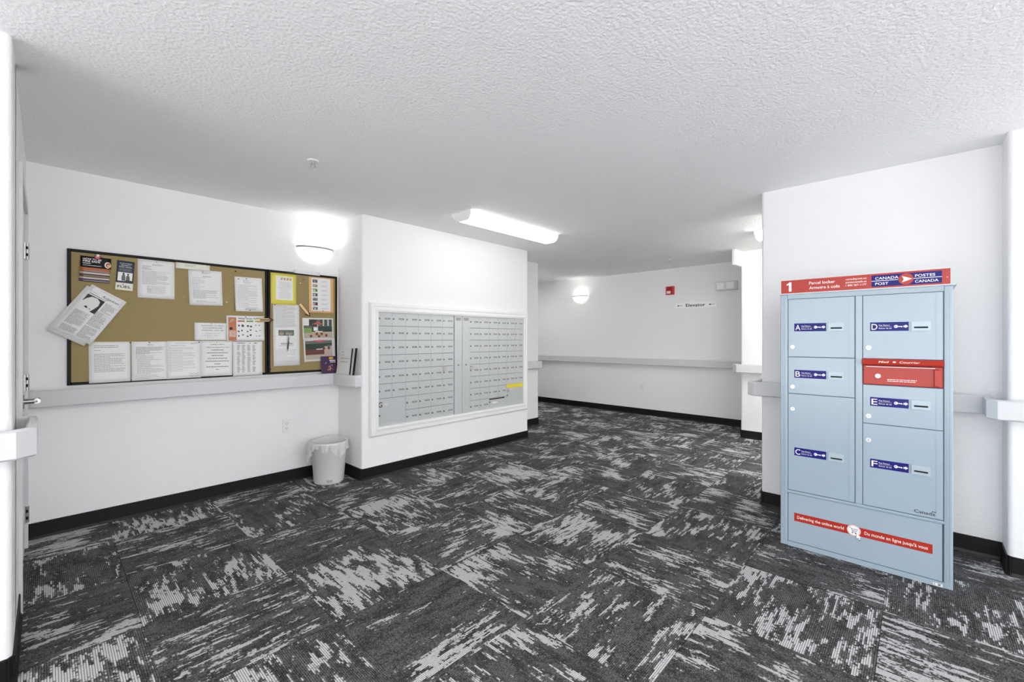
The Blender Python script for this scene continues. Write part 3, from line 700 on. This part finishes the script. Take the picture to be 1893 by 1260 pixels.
# handwritten note
s = Sheet('handwritten_note', (.910, 1.356), .216, .14, 'handwritten white card left of the recycling poster', 'note', 0, 'paper', lift=.004, off=.0038)
for i, tx in enumerate(('LOOKING TO RENT', 'AN UNDERGROUND', 'PARKING. CALL ME')): s.p.text(tx, .122, .113-i*.019, .0006, .0095, 'ink', width=(.155, .135, .15)[i], align='c', shear=.15)
for i, (x0, x1) in enumerate(((.075, .165), (.05, .16), (.085, .125))):
    x = x0
    while x < x1: s.p.strip([(x, .051-i*.016), (x+.002, .058-i*.016), (x+.005, .051-i*.016)], .0013, .0006, 'greyink'); x += rnd.uniform(.008, .014)
s.pin(.52, .95, 'gold').done()
# newsletters hanging over the frame
def yb(o): return yL-.026-o
s = Sheet('newsletter', (.187, 1.457), .207, .362, 'newsletter sheet hanging askew behind the front newsletter', 'newsletter', -32, 'paper2', lift=.012, curl=.004, base=yb(0)); s.done()
s = Sheet('newsletter', (.215, 1.465), .212, .359, 'tilted front newsletter with a black and white portrait, overhanging the board frame', 'newsletter', -31.7, 'paper', lift=.014, curl=.004, base=yb(.006))
s.p.text('Ridgelines', .088, .311, .0006, .017, 'ink', width=.1, shear=.35)
s.p.strip([(.02, .302), (.12, .302)], .003, .0006, 'greyink').strip([(.02, .306), (.08, .306)], .0015, .0006, 'greyink')
s.p.strip([(.015, .345), (.015, .318), (.06, .318)], .0014, .0006, 'softink'); s.p.strip([(.06, .345), (.197, .345), (.197, .3)], .0012, .0006, 'softink')
hx, hy = .067, .247
s.p.rect(.018, .118, .190, .294, .0005, 'ink')
s.p.quad([(.018, .19, .0007), (.088, .19, .0007), (.094, .208, .0007), (.100, .228, .0007), (.105, .25, .0007), (.098, .277, .0007), (.075, .290, .0007), (.045, .286, .0007), (.028, .262, .0007), (.018, .235, .0007)], 'paper2')
s.p.quad([(.045, .207, .0009), (.062, .203, .0009), (.066, .211, .0009), (.052, .219, .0009)], 'ink').disc(.078, .206, .0009, .004, 'greyink', 8)
for c0, c1, y0, y1, n in ((.09, .5, .05, .16, 14), (.09, .5, .19, .48, 34), (.55, .93, .05, .28, 26), (.55, .93, .31, .60, 32), (.60, .93, .62, .80, 18)):
    s.lines(c0, c1, y0, y1, n, 'softink', .0017)
s.done()
# right board
s = Sheet('yellow_notice', (1.463, 1.744), .216, .279, 'white notice mounted on bright yellow paper on the smaller cork board', 'notice', 0, 'yellow', lift=.004)
s.p.rect(.043, .187, .042, .256, .0006, 'paper'); s.flush('mounted_page'); s.p.rect(.05, .18, .218, .248, .0009, 'cream')
for i in range(5): s.p.quad([(.055+i*.025, .222, .0011), (.07+i*.025, .220, .0011), (.078+i*.025, .24, .0011), (.062+i*.025, .243, .0011)], rnd.choice(['tan', 'gold', 'green', 'paper']))
for i in range(15):
    w_ = rnd.uniform(.07, .115); s.p.words(.115-w_/2, .115+w_/2, .20-i*.0102, .0022, .0009, 'softink')
s.pin(.97, .97, 'gold').done()
s = Sheet('long_form', (1.487, 1.332), .224, .555, 'long white double form with a small photo strip and a pen, under the yellow notice', 'notice', .3, 'paper', lift=.008, off=.0028)
s.lines(.1, .9, .62, .97, 34, 'softink', .002).flush('print'); s.p.rect(.044, .176, .272, .322, .0006, 'tealgrey')
for i in range(9): s.p.quad([(.05+i*.013, .276+rnd.uniform(0, .01), .0008), (.064+i*.013, .28, .0008), (.06+i*.013, .30+rnd.uniform(0, .015), .0008)], rnd.choice(['green', 'tan', 'sand', 'dkgreen', 'paper2']))
s.flush('photo_strip'); s.p.strip([(.0, .268), (.224, .268)], .001, .0006, 'softink')
s.lines(.28, .78, .345, .36, 2, 'softink', .006); s.lines(.2, .85, .318, .325, 1, 'greyink', .0025); s.lines(.08, .92, .06, .27, 12, 'softink', .0022)
s.p.disc(.172, .228, .0006, .02, 'cream', 14, 1.3); s.pin(.06, .985).done()
e = empty('hanging_pen', on_y(1.492, yL-.034, 1.205) @ RZ(-6)); tag(e, 'dark blue pen hanging over the long form', 'pen')
MB().cyl((0, 0, 0), .006, .006, .105, 'navy', 'y', 10).cyl((0, -.018, 0), .0015, .006, .018, 'chrome', 'y', 10).build('barrel', e, smooth=40)
MB().cyl((0, .105, 0), .0065, .005, .02, 'chrome', 'y', 10).box(-.002, .002, .07, .118, .006, .009, 'chrome').build('pocket_clip', e, smooth=40)
s = notice('paper_strip', (1.667, 1.914), .234, .034, 'white paper strip taped over the top frame of the smaller cork board', -1.0, 'paper', base=yL-.0265, lift=.0); s.done()
s = notice('tape_strip', (1.515, 1.898), .064, .016, 'short olive tape on the top frame of the smaller cork board', -1.0, 'dkgreen', base=yL-.0255, lift=.0); s.done()
s = Sheet('orange_notice', (1.801, 1.713), .236, .338, 'white photo list mounted on orange paper, top right of the smaller cork board', 'notice', .4, 'orange', lift=.005, off=.002)
s.p.rect(.026, .205, .018, .330, .0006, 'paper'); s.flush('mounted_page')
for i in range(7):
    y0 = .285-i*.043; s.p.rect(.036, .082, y0, y0+.030, .0009, ['tealgrey', 'sand', 'green', 'tealgrey', 'softink', 'brown', 'softink'][i])
    for k in range(3): s.p.rect(.038+k*.014, .046+k*.014, y0+.004, y0+rnd.uniform(.012, .026), .0011, rnd.choice(['paper2', 'ink', 'dkgreen', 'sand']))
    s.p.words(.115, .18, y0+.017, .0026, .0009, 'softink'); s.p.words(.12, .165, y0+.009, .0022, .0009, 'softink')
s.pin(.55, .06).pin(.95, .97, 'gold').done()
# two patio photos
s = Sheet('photo_print', (1.786, 1.193), .296, .212, 'lower patio photo with brown planter and red parasol edge', 'photo', 2.2, 'paper', lift=.006, off=.0022, group='patio photo prints')
s.p.rect(.014, .268, .018, .198, .0006, 'sand').rect(.014, .268, .09, .17, .0008, 'dkgreen').rect(.014, .268, .165, .192, .0009, 'tealgrey').rect(.014, .19, .062, .112, .001, 'brown')
s.p.quad([(.075, .198, .0012), (.215, .198, .0012), (.17, .178, .0012), (.13, .178, .0012)], 'umbrella').rect(.115, .175, .108, .116, .0012, 'paper').rect(.19, .268, .04, .115, .0011, 'sand')
s.p.quad([(.165, .115, .0011), (.268, .115, .0011), (.268, .14, .0011), (.2, .138, .0011)], 'sand').disc(.188, .118, .0013, .012, 'brown', 10).disc(.235, .118, .0013, .013, 'brown', 10).rect(.22, .25, .13, .15, .0013, 'tealgrey'); s.done()
s = Sheet('photo_print', (1.772, 1.394), .293, .2, 'upper patio photo with a red parasol over a table and lawn', 'photo', 1.2, 'paper', lift=.005, off=.0036, group='patio photo prints')
s.p.rect(.01, .278, .012, .188, .0006, 'tealgrey').rect(.01, .278, .012, .075, .0008, 'sand').rect(.01, .085, .06, .105, .0009, 'green').rect(.085, .278, .07, .122, .0009, 'dkgreen').rect(.01, .06, .13, .188, .0008, 'paper2').rect(.06, .13, .125, .185, .0009, 'dkgreen')
for i in range(5): s.p.rect(.17+i*.022, .178+i*.022, .125, .186, .001, 'paper2' if i % 2 else 'ink')
s.p.quad([(.08, .14, .0013), (.205, .14, .0013), (.16, .158, .0013), (.142, .17, .0013), (.122, .158, .0013)], 'umbrella').rect(.139, .143, .07, .14, .0012, 'letter').rect(.1, .135, .08, .115, .0014, 'letter').rect(.115, .185, .068, .076, .0014, 'paper2')
s.p.quad([(.06, .02, .0011), (.24, .02, .0011), (.2, .07, .0011), (.1, .07, .0011)], 'tan')
for x, y in ((.075, .03), (.15, .028), (.22, .035), (.13, .05), (.175, .05)): s.p.disc(x, y, .0014, .013, 'brown', 9)
s.done()
# paper arrows
def arrow(c, L, wd, rot, label, base):
    mw = on_y(c[0], base, c[1]) @ RZ(rot); h = L/2
    pts = [(-h, -wd*.35), (h-wd, -wd*.35), (h-wd, -wd*.6), (h, 0), (h-wd, wd*.6), (h-wd, wd*.35), (-h, wd*.35), (-h+wd*.3, 0)]
    o = MB().prism(pts, 0, .0012, 'black').build('paper_arrow', mw=mw)
    inn = [(-h+.004, -wd*.35+.004), (h-wd+.002, -wd*.35+.004), (h-.012, 0), (h-wd+.002, wd*.35-.004), (-h+.004, wd*.35-.004)]
    MB().quad([(p[0], p[1], .0018) for p in inn], 'paleorange').build('arrow_face', o); tag(o, label, 'paper arrow', 'orange paper arrows'); return o
o = arrow((1.312, 1.462), .136, .05, 2, 'orange and black paper arrow bridging the two cork board frames', yL-.0265)
MB().rect(-.045, .05, -.006, .006, .0022, 'brown').build('arrow_stripe', o)
arrow((1.648, 1.563), .15, .046, -51, 'orange paper arrow pointing down to the patio photos', yL-.021)
# loose pins left in the cork
for x, z, c, lb in ((.735, 1.62, 'tan', 'wooden push pin alone in the cork between two typed notices'), (1.02, 1.60, 'cream', 'cream push pin at the lower right of the middle typed notice'),
                    (1.085, 1.862, 'black', 'black push pin alone near the top frame of the large cork board'), (1.60, 1.845, 'tan', 'tan push pin right of the yellow notice, upper one'),
                    (1.606, 1.81, 'cream', 'cream push pin right of the yellow notice, lower one'), (1.64, 1.846, 'tealgrey', 'dark green push pin between the yellow and orange notices'), (1.352, 1.03, 'black', 'black push pin in the lower left corner of the smaller cork board')):
    e = MB().cyl((0, 0, 0), .005, .0035, .006, c, seg=10).cyl((0, 0, .006), .0035, .005, .005, c, seg=10).build('push_pin', mw=on_y(x, yL-.016, z), smooth=40); tag(e, lb, 'push pin', 'loose push pins')
# booklets standing on the handrail
RT = .965
e = empty('purple_booklet', on_y(1.786, yL-.062, RT+.001) @ Matrix.Rotation(math.radians(-10), 4, 'X')); tag(e, 'small dark purple booklet with flames standing on the handrail', 'booklet')
MB().box(0, .146, 0, .165, 0, .005, 'purple').build('cover', e)
m = MB().rect(.078, .118, .135, .158, .0056, 'gold').rect(.08, .138, .12, .128, .0056, 'letter').rect(.085, .138, .105, .112, .0056, 'letter').quad([(.03, .09, .0056), (.05, .11, .0056), (.055, .098, .0056)], 'softink')
for i in range(16):
    a = rnd.uniform(0, PI); X, Y = .09+.04*math.cos(a)*rnd.random(), .02+.06*math.sin(a)*rnd.random(); rr = rnd.uniform(.006, .013)
    m.quad([(X, Y, .0056+.00005*i), (X+rr, Y+rr*.4, .0056+.00005*i), (X+rr*.5, Y+rr*1.8, .0056+.00005*i)], rnd.choice(['ember', 'rust', 'orange']))
m.build('print', e)
MB().box(.001, .145, .001, .164, -.004, 0, 'paper2').build('pages', e)
e = empty('white_leaflet', frame((xR-.064, 4.095, RT+.001), (0, -1, 0), (0, 0, 1)) @ Matrix.Rotation(math.radians(-9), 4, 'X')); tag(e, 'white typed leaflet standing on the handrail in the corner', 'booklet')
MB().box(0, .262, 0, .245, 0, .003, 'paper').build('front_page', e)
m = MB()
for y, x1, n in ((.205, .08, 1), (.178, .09, 1), (.15, .2, 2), (.118, .19, 2)):
    for k in range(n): m.words(.05, x1+.02, y-k*.008, .003, .0036, 'greyink')
m.build('print', e)
e = empty('black_folder', frame((xR-.066, 3.829, RT+.001), (0, -1, 0), (0, 0, 1)) @ Matrix.Rotation(math.radians(-7), 4, 'X')); tag(e, 'half-open black-edged folder beside the white leaflet on the handrail', 'folder')
MB().prism([(.004, 0), (.022, 0), (.018, .243), (.0, .243)], 0, .005, 'black').build('cover_edge', e)
MB().box(.018, .068, .002, .242, -.004, .001, 'greyplastic').build('pages', e)
MB().box(.068, .088, 0, .247, -.004, .006, 'black').build('cover_edge', e)

# ------------------------------------------------------------------ mailboxes
e = empty('mailbox_surround', on_y(2.04, yM, .387)); tag(e, 'white moulded frame round the whole mailbox bank', 'frame')
SW, SH, FW = 2.215, 1.247, .083
prof = [(0, 0), (0, .024), (.010, .036), (.030, .038), (.034, .032), (.052, .036), (.056, .042), (FW-.012, .044), (FW-.008, .038), (FW, .038), (FW, 0)]
for name, corners in (('frame_rail', [(0, 0), (SW, 0)]), ('frame_stile', [(SW, 0), (SW, SH)]), ('frame_rail', [(SW, SH), (0, SH)]), ('frame_stile', [(0, SH), (0, 0)])):
    (ax, ay), (bx_, by_) = corners; L = math.hypot(bx_-ax, by_-ay); dx, dy = (bx_-ax)/L, (by_-ay)/L; nx, ny = -dy, dx
    vs = []
    for s, (qx, qy) in ((1, (ax, ay)), (-1, (bx_, by_))):
        for o_, z in prof: vs.append((qx+nx*o_+dx*o_*s, qy+ny*o_+dy*o_*s, z))
    k = len(prof); MB().add(vs, [(i, k+i, k+i+1, i+1) for i in range(k-1)], 'trim').build(name, e)
mz = .012
dw, dh = .1525, .1375
door_me = MB().box(.0005, dw-.0005, .002, dh-.0012, 0, .008, 'mail', ch=.0012).mesh('door')
lock_me = MB().cyl((0, 0, 0), .009, .0085, .007, 'darkmetal', seg=12).box(-.001, .001, -.004, .004, .006, .0074, 'black').mesh('lock', smooth=40)
plate_me = MB().box(-.028, .028, -.0075, .0075, 0, .0012, 'plate').rect(-.018, -.004, -.0025, .0025, .0015, 'mail').rect(.0, .013, -.0025, .0025, .0015, 'mail').mesh('number_plate')
lip_me = MB().box(0, dw, -.002, .003, 0, .012, 'mail').mesh('shelf_lip')
def bank(x0, label, skip, left):
    e = empty('mailbox_bank', on_y(x0, yM, .456)); tag(e, label, 'mailboxes', 'recessed apartment mailbox banks')
    MB().box(-.002 if left else -.004, 6*dw+.002, -.004, 8*dh+.004, .001, .006, 'maildark').build('cabinet_back', e)
    for r_ in range(8):          # row 0 at the bottom
        for c in range(6):
            if (c, r_) in skip: continue
            o = inst('door', door_me, e, T(c*dw, r_*dh, mz-.004))
            inst('lock', lock_me, o, T(.017, .070, .008)); inst('number_plate', plate_me, o, T(.105, .071, .008))
    return e
GL = bank(2.124, 'left bank of silver mailboxes with the large G door at its lower corner', {(0, 0), (1, 0), (0, 1), (1, 1)}, True)
o = MB().box(.0015, 2*dw-.0015, .0025, 2*dh-.0015, 0, .008, 'mail', ch=.002).build('parcel_door', GL, T(0, 0, mz-.004)); 
MB().text('G', .006, .194, .0086, .050, 'ink', width=.042, bold=.012).rect(.075, .112, .219, .224, .0086, 'paper2').rect(.078, .112, .208, .211, .0086, 'paper2').build('lettering', o)
inst('lock', lock_me, o, T(.017, .118, .008))
GR = bank(3.268, 'right bank of silver mailboxes with a yellow strip and a black mail slot', {(4, 0), (5, 0), (4, 1), (5, 1), (2, 0), (3, 0)}, False)
o = MB().box(.0015, 2*dw-.0015, .0025, 2*dh-.0015, 0, .008, 'mail', ch=.002).build('parcel_door', GR, T(4*dw, 0, mz-.004))
MB().text('H', .012, .178, .0086, .036, 'ink', width=.026).build('lettering', o); inst('lock', lock_me, o, T(.012, .143, .008))
MB().box(-.006, 2*dw-.012, .232, .279, .008, .0095, 'yellowtape').rect(.05, .11, .215, .221, .0086, 'paper').build('yellow_strip', o)
o = MB().box(.0015, 2*dw-.0015, .0025, dh-.0015, 0, .008, 'mail', ch=.002).build('outgoing_mail_door', GR, T(2*dw, 0, mz-.004))
MB().box(.004, .262, .118, .131, .007, .0095, 'black').rect(.055, .135, .072, .09, .0086, 'paper2').build('mail_slot', o); inst('lock', lock_me, o, T(.012, .09, .008))
# keys left hanging under small covers
def cover(x, z, label):
    e = empty('lock_cover', on_y(x, yM-mz-.006, z)); tag(e, label, 'lock cover', 'small metal lock covers on the mailboxes')
    MB().box(0, .058, .045, .05, 0, .04, 'chrome').build('hood', e); MB().box(0, .05, 0, .045, 0, .003, 'steel').build('hood_back', e)
cover(2.893, .95, 'small metal lock cover on the left mailbox bank')
cover(3.275, .94, 'small metal lock cover on the right mailbox bank')
e = empty('mailbox_lock_posts', on_y(3.042, yM, .452)); tag(e, 'pair of vertical silver lock posts between the two mailbox banks', 'post')
for i in range(2):
    x = .002+i*.112
    o = MB().box(x, x+.108, 0, 1.106, .001, .026, 'mail', ch=.003).build('lock_post', e)
    MB().rect(x+.018, x+.088, 1.045, 1.078, .0265, 'softink').build('name_label', o); inst('lock', lock_me, o, T(x+.05, .556, .026))

# ------------------------------------------------------------------ parcel locker
e = PL = empty('parcel_locker', frame((3.19, .639, 0), (0, -1, 0), (0, 0, 1))); tag(e, 'pale blue steel parcel locker with red postal banner standing on the carpet', 'parcel locker')
LW = .772
b = MB().box(.004, LW-.004, 0, 1.572, -.45, -.016, 'lock_blue'); b.rect(.03, LW-.03, .02, 1.56, -.0155, 'lock_gap')
b.build('cabinet', e)
f = MB()
for x0, x1 in ((0, .0385), (.3745, .4065), (.7385, LW)): f.box(x0, x1, .3485 if x0 == .3745 else 0, 1.547 if x0 == .3745 else 1.575, -.03, 0, 'lock_blue', ch=.003)
f.box(.0385, .7385, 1.547, 1.575, -.03, 0, 'lock_blue').box(.0385, .7385, .333, .3485, -.03, .003, 'lock_blue', ch=.002).box(.0385, .7385, 0, .028, -.03, 0, 'lock_blue')
for x in (.014, .024, .749, .760): f.box(x, x+.004, .028, 1.565, 0, .0025, 'lock_blue')
f.box(.0385, .7385, 1.554, 1.558, 0, .0025, 'lock_blue'); f.box(.020, .756, .338, .342, .003, .006, 'lock_blue')
f.build('front_frame', e)
MB().box(0, .785, 1.575, 1.579, -.45, .012, 'lock_plate').build('top_plate', e)
def sticker(par, x0, y0, L):
    w_, h_ = .163 if x0 < .3 else .162, .049; z = .0012
    m = MB().box(x0, x0+w_, y0, y0+h_, 0, .0008, 'blue')
    m.text(L, x0+.006, y0+.0075, z, .034, 'letter', width=.026, bold=.006)
    m.text('Key Return', x0+.038, y0+.029, z, .0072, 'letter', width=.046, bold=.006).text('Retour de cl\u00e9', x0+.038, y0+.0115, z, .0072, 'letter', width=.054, bold=.006).rect(x0+.038, x0+.092, y0+.0235, y0+.0245, z, 'letter')
    yc = y0+.0245
    m.disc(x0+.110, yc, z, .0085, 'letter', 14).disc(x0+.107, yc, z+.0002, .0026, 'blue', 8).rect(x0+.117, x0+.137, yc-.003, yc+.002, z, 'letter').rect(x0+.130, x0+.137, yc-.0045, yc-.002, z, 'letter')
    m.rect(x0+.141, x0+.150, yc-.005, yc+.005, z, 'letter').quad([(x0+.149, yc-.010, z), (x0+.160, yc, z), (x0+.149, yc+.010, z)], 'letter')
    m.build('key_return_sticker', par, T(0, 0, -.002))
def slot(par, x0, y0, w_=.075):
    m = MB(); h_ = .049; sx0, sx1, sy0, sy1 = x0+.010, x0+w_-.010, y0+.013, y0+.022
    for a in ((x0, x0+w_, sy1, y0+h_), (x0, x0+w_, y0, sy0), (x0, sx0, sy0, sy1), (sx1, x0+w_, sy0, sy1)): m.box(*a, -.0025, .005, 'lock_plate')
    m.rect(sx0, sx1, sy0, sy1, -.0008, 'black'); m.build('key_slot', par)
def plock(par, x, y):
    MB().cyl((x, y, -.002), .0125, .012, .006, 'chrome', seg=16).cyl((x, y, .004), .008, .0075, .002, 'chrome', seg=14).box(x-.001, x+.001, y-.005, y+.005, .005, .0066, 'black').build('lock', par, smooth=40)
def pdoor(L, x0, x1, y0, y1, sy, ly, hinge=False):
    d = MB().box(x0, x1, y0, y1, -.02, -.002, 'lock_blue', ch=.002).build('compartment_door', e)
    left = x0 < .3
    sticker(d, .0745 if left else .441, sy, L); slot(d, .249 if left else .614, sy); plock(d, .066 if left else .434, ly)
    MB().box(x1-.026, x1-.022, y0+.004, y1-.004, -.002, -.0005, 'lock_blue').build('hinge_rib', d)
    return d
X0, X1, X2, X3 = .041, .372, .409, .736
dA = pdoor('A', X0, X1, 1.187, 1.545, 1.3445, 1.248); dB = pdoor('B', X0, X1, .957, 1.184, 1.056, .999)
dC = pdoor('C', X0, X1, .351, .954, .572, .861); dD = pdoor('D', X2, X3, 1.187, 1.545, 1.342, 1.248)
dE = pdoor('E', X2, X3, .819, 1.037, .92, .861); dF = pdoor('F', X2, X3, .351, .816, .571, .724)
MB().text('Canada', .624, .366, 0.0006, .017, 'ink', width=.082, bold=.012).rect(.694, .700, .384, .389, .0006, 'ink').rect(.703, .709, .384, .389, .0006, 'ink').build('wordmark', dF, T(0, 0, -.002))
# red mail flap
fl_ = MB().box(X2+.001, X3-.001, 1.041, 1.150, -.02, .0, 'red', ch=.003).build('mail_flap', e)
fl_['label'] = 'red mail deposit flap'
m = MB(); lip = [(-.01, 1.187), (.016, 1.183), (.030, 1.160), (.028, 1.154), (-.01, 1.152)]
vs = [(x, y, z) for x in (X2-.001, X3+.001) for z, y in lip]; k = len(lip)
lo = m.add(vs, [tuple(range(k-1, -1, -1)), tuple(range(k, 2*k))]+[(i, (i+1) % k, k+(i+1) % k, k+i) for i in range(k)], 'red').build('mail_hood', e)
t_ = MB().text('Mail', .478, 0, 0, .0125, 'letter', width=.045, bold=.01, shear=.2).text('Courrier', .566, 0, 0, .0125, 'letter', width=.082, bold=.01, shear=.2).disc(.545, .006, 0, .005, 'letter', 10, 1.5)
ang = math.atan2(.014, .023)
t_.build('hood_lettering', lo, T(0, 1.1655, .0272) @ Matrix.Rotation(-ang, 4, 'X'))
plock(fl_, .475, 1.09)
m = MB().box(X2+.014, X3-.03, 1.140, 1.1435, .0, .003, 'letter')
for i, wd in enumerate((.12, .115)): m.words(.515, .515+wd, 1.071-i*.009, .0036, .0006, 'letter')
m.build('flap_print', fl_)
MB().box(.700, .721, 1.046, 1.137, 0, .010, 'red', ch=.004).build('flap_handle', fl_)
# lower panel
pn = MB().box(X0, .732, .030, .331, -.02, -.003, 'lock_blue', ch=.002).build('kick_panel', e)
m = MB().box(.074, .696, .163, .213, 0, .0008, 'red')
m.text('Delivering the online world', .090, .180, .0012, .0185, 'letter', width=.232, bold=.008).text("Du monde en ligne jusqu'\u00e0 vous", .416, .180, .0012, .0185, 'letter', width=.262, bold=.008)
m.disc(.368, .190, .0014, .033, 'red', 30).disc(.368, .190, .0017, .0315, 'letter', 30).disc(.368, .190, .0019, .0285, 'red', 30).disc(.368, .190, .0021, .0272, 'letter', 30)
cx, cy, z = .368, .192, .0024
m.strip([(cx-.020, cy+.012), (cx-.013, cy+.010), (cx-.006, cy-.006), (cx+.012, cy-.005), (cx+.016, cy+.007), (cx-.010, cy+.005)], .0022, z, 'greyink')
for t in (-.003, .002, .007): m.strip([(cx+t, cy-.004), (cx+t, cy+.005)], .0014, z, 'greyink')
m.strip([(cx-.006, cy-.006), (cx-.009, cy-.013), (cx+.010, cy-.013)], .0022, z, 'greyink').disc(cx-.006, cy-.017, z, .003, 'ink', 8).disc(cx+.008, cy-.017, z, .003, 'ink', 8)
def cur(s, mm, zz): 
    pts = [(0, 0), (0, -.032), (.008, -.025), (.013, -.036), (.019, -.033), (.013, -.022), (.023, -.021)]
    m.quad([(.380+p[0]*s-(.0015 if s > 1 else 0), .178+p[1]*s+(.0015 if s > 1 else 0), zz) for p in pts], mm)
cur(1.14, 'ink', .0027); cur(1, 'letter', .003)
m.build('slogan_strip', pn, T(0, 0, -.003))
MB().rect(.697, .733, .004, .018, .0006, 'paper2').rect(.716, .726, .006, .016, .0008, 'plate').rect(.702, .704, .006, .016, .0008, 'ink').build('serial_sticker', e)
# banner
o = MB().box(.004, .762, 0, .086, -.05, .012, 'letter', ch=.002).build('banner_body', e, T(0, 1.579, 0))
z = .0005
m = MB().box(.0065, .762, .003, .084, 0, z, 'red'); z += .0006
m.quad([(.048, .014, z), (.062, .014, z), (.062, .072, z), (.051, .072, z), (.046, .066, z), (.036, .062, z), (.036, .052, z), (.048, .056, z)], 'letter')
m.text('Parcel locker', .154, .050, z, .0175, 'letter', width=.128, bold=.01).text('Armoire \u00e0 colis', .154, .021, z, .0175, 'letter', width=.15, bold=.01)
for i, tx in enumerate(('canadapost.ca', 'postescanada.ca', '1 800 267-1177')): m.text(tx, .332, .060-i*.018, z, .0105, 'letter', width=.094, bold=.008)
m.rect(.448, .731, .011, .075, z, 'blue'); z += .0005
m.text('CANADA', .464, .050, z, .0145, 'letter', width=.098, bold=.01).text('POST', .464, .020, z, .0145, 'letter', width=.056, bold=.01)
m.text('POSTES', .628, .050, z, .0145, 'letter', width=.078, bold=.01).text('CANADA', .628, .020, z, .0145, 'letter', width=.090, bold=.01)
m.rect(.448, .560, .0415, .0445, z, 'letter').rect(.618, .731, .0415, .0445, z, 'letter')
m.disc(.592, .043, z, .0305, 'red', 30); z += .0005
m.quad([(.576, .060, z), (.618, .043, z), (.583, .043, z)], 'letter').quad([(.583, .043, z), (.618, .043, z), (.576, .026, z)], 'letter')
m.text('N', .748, .036, z, .006, 'letter')
m.build('banner_face', o, T(0, 0, .012))
bpy.context.view_layer.update()
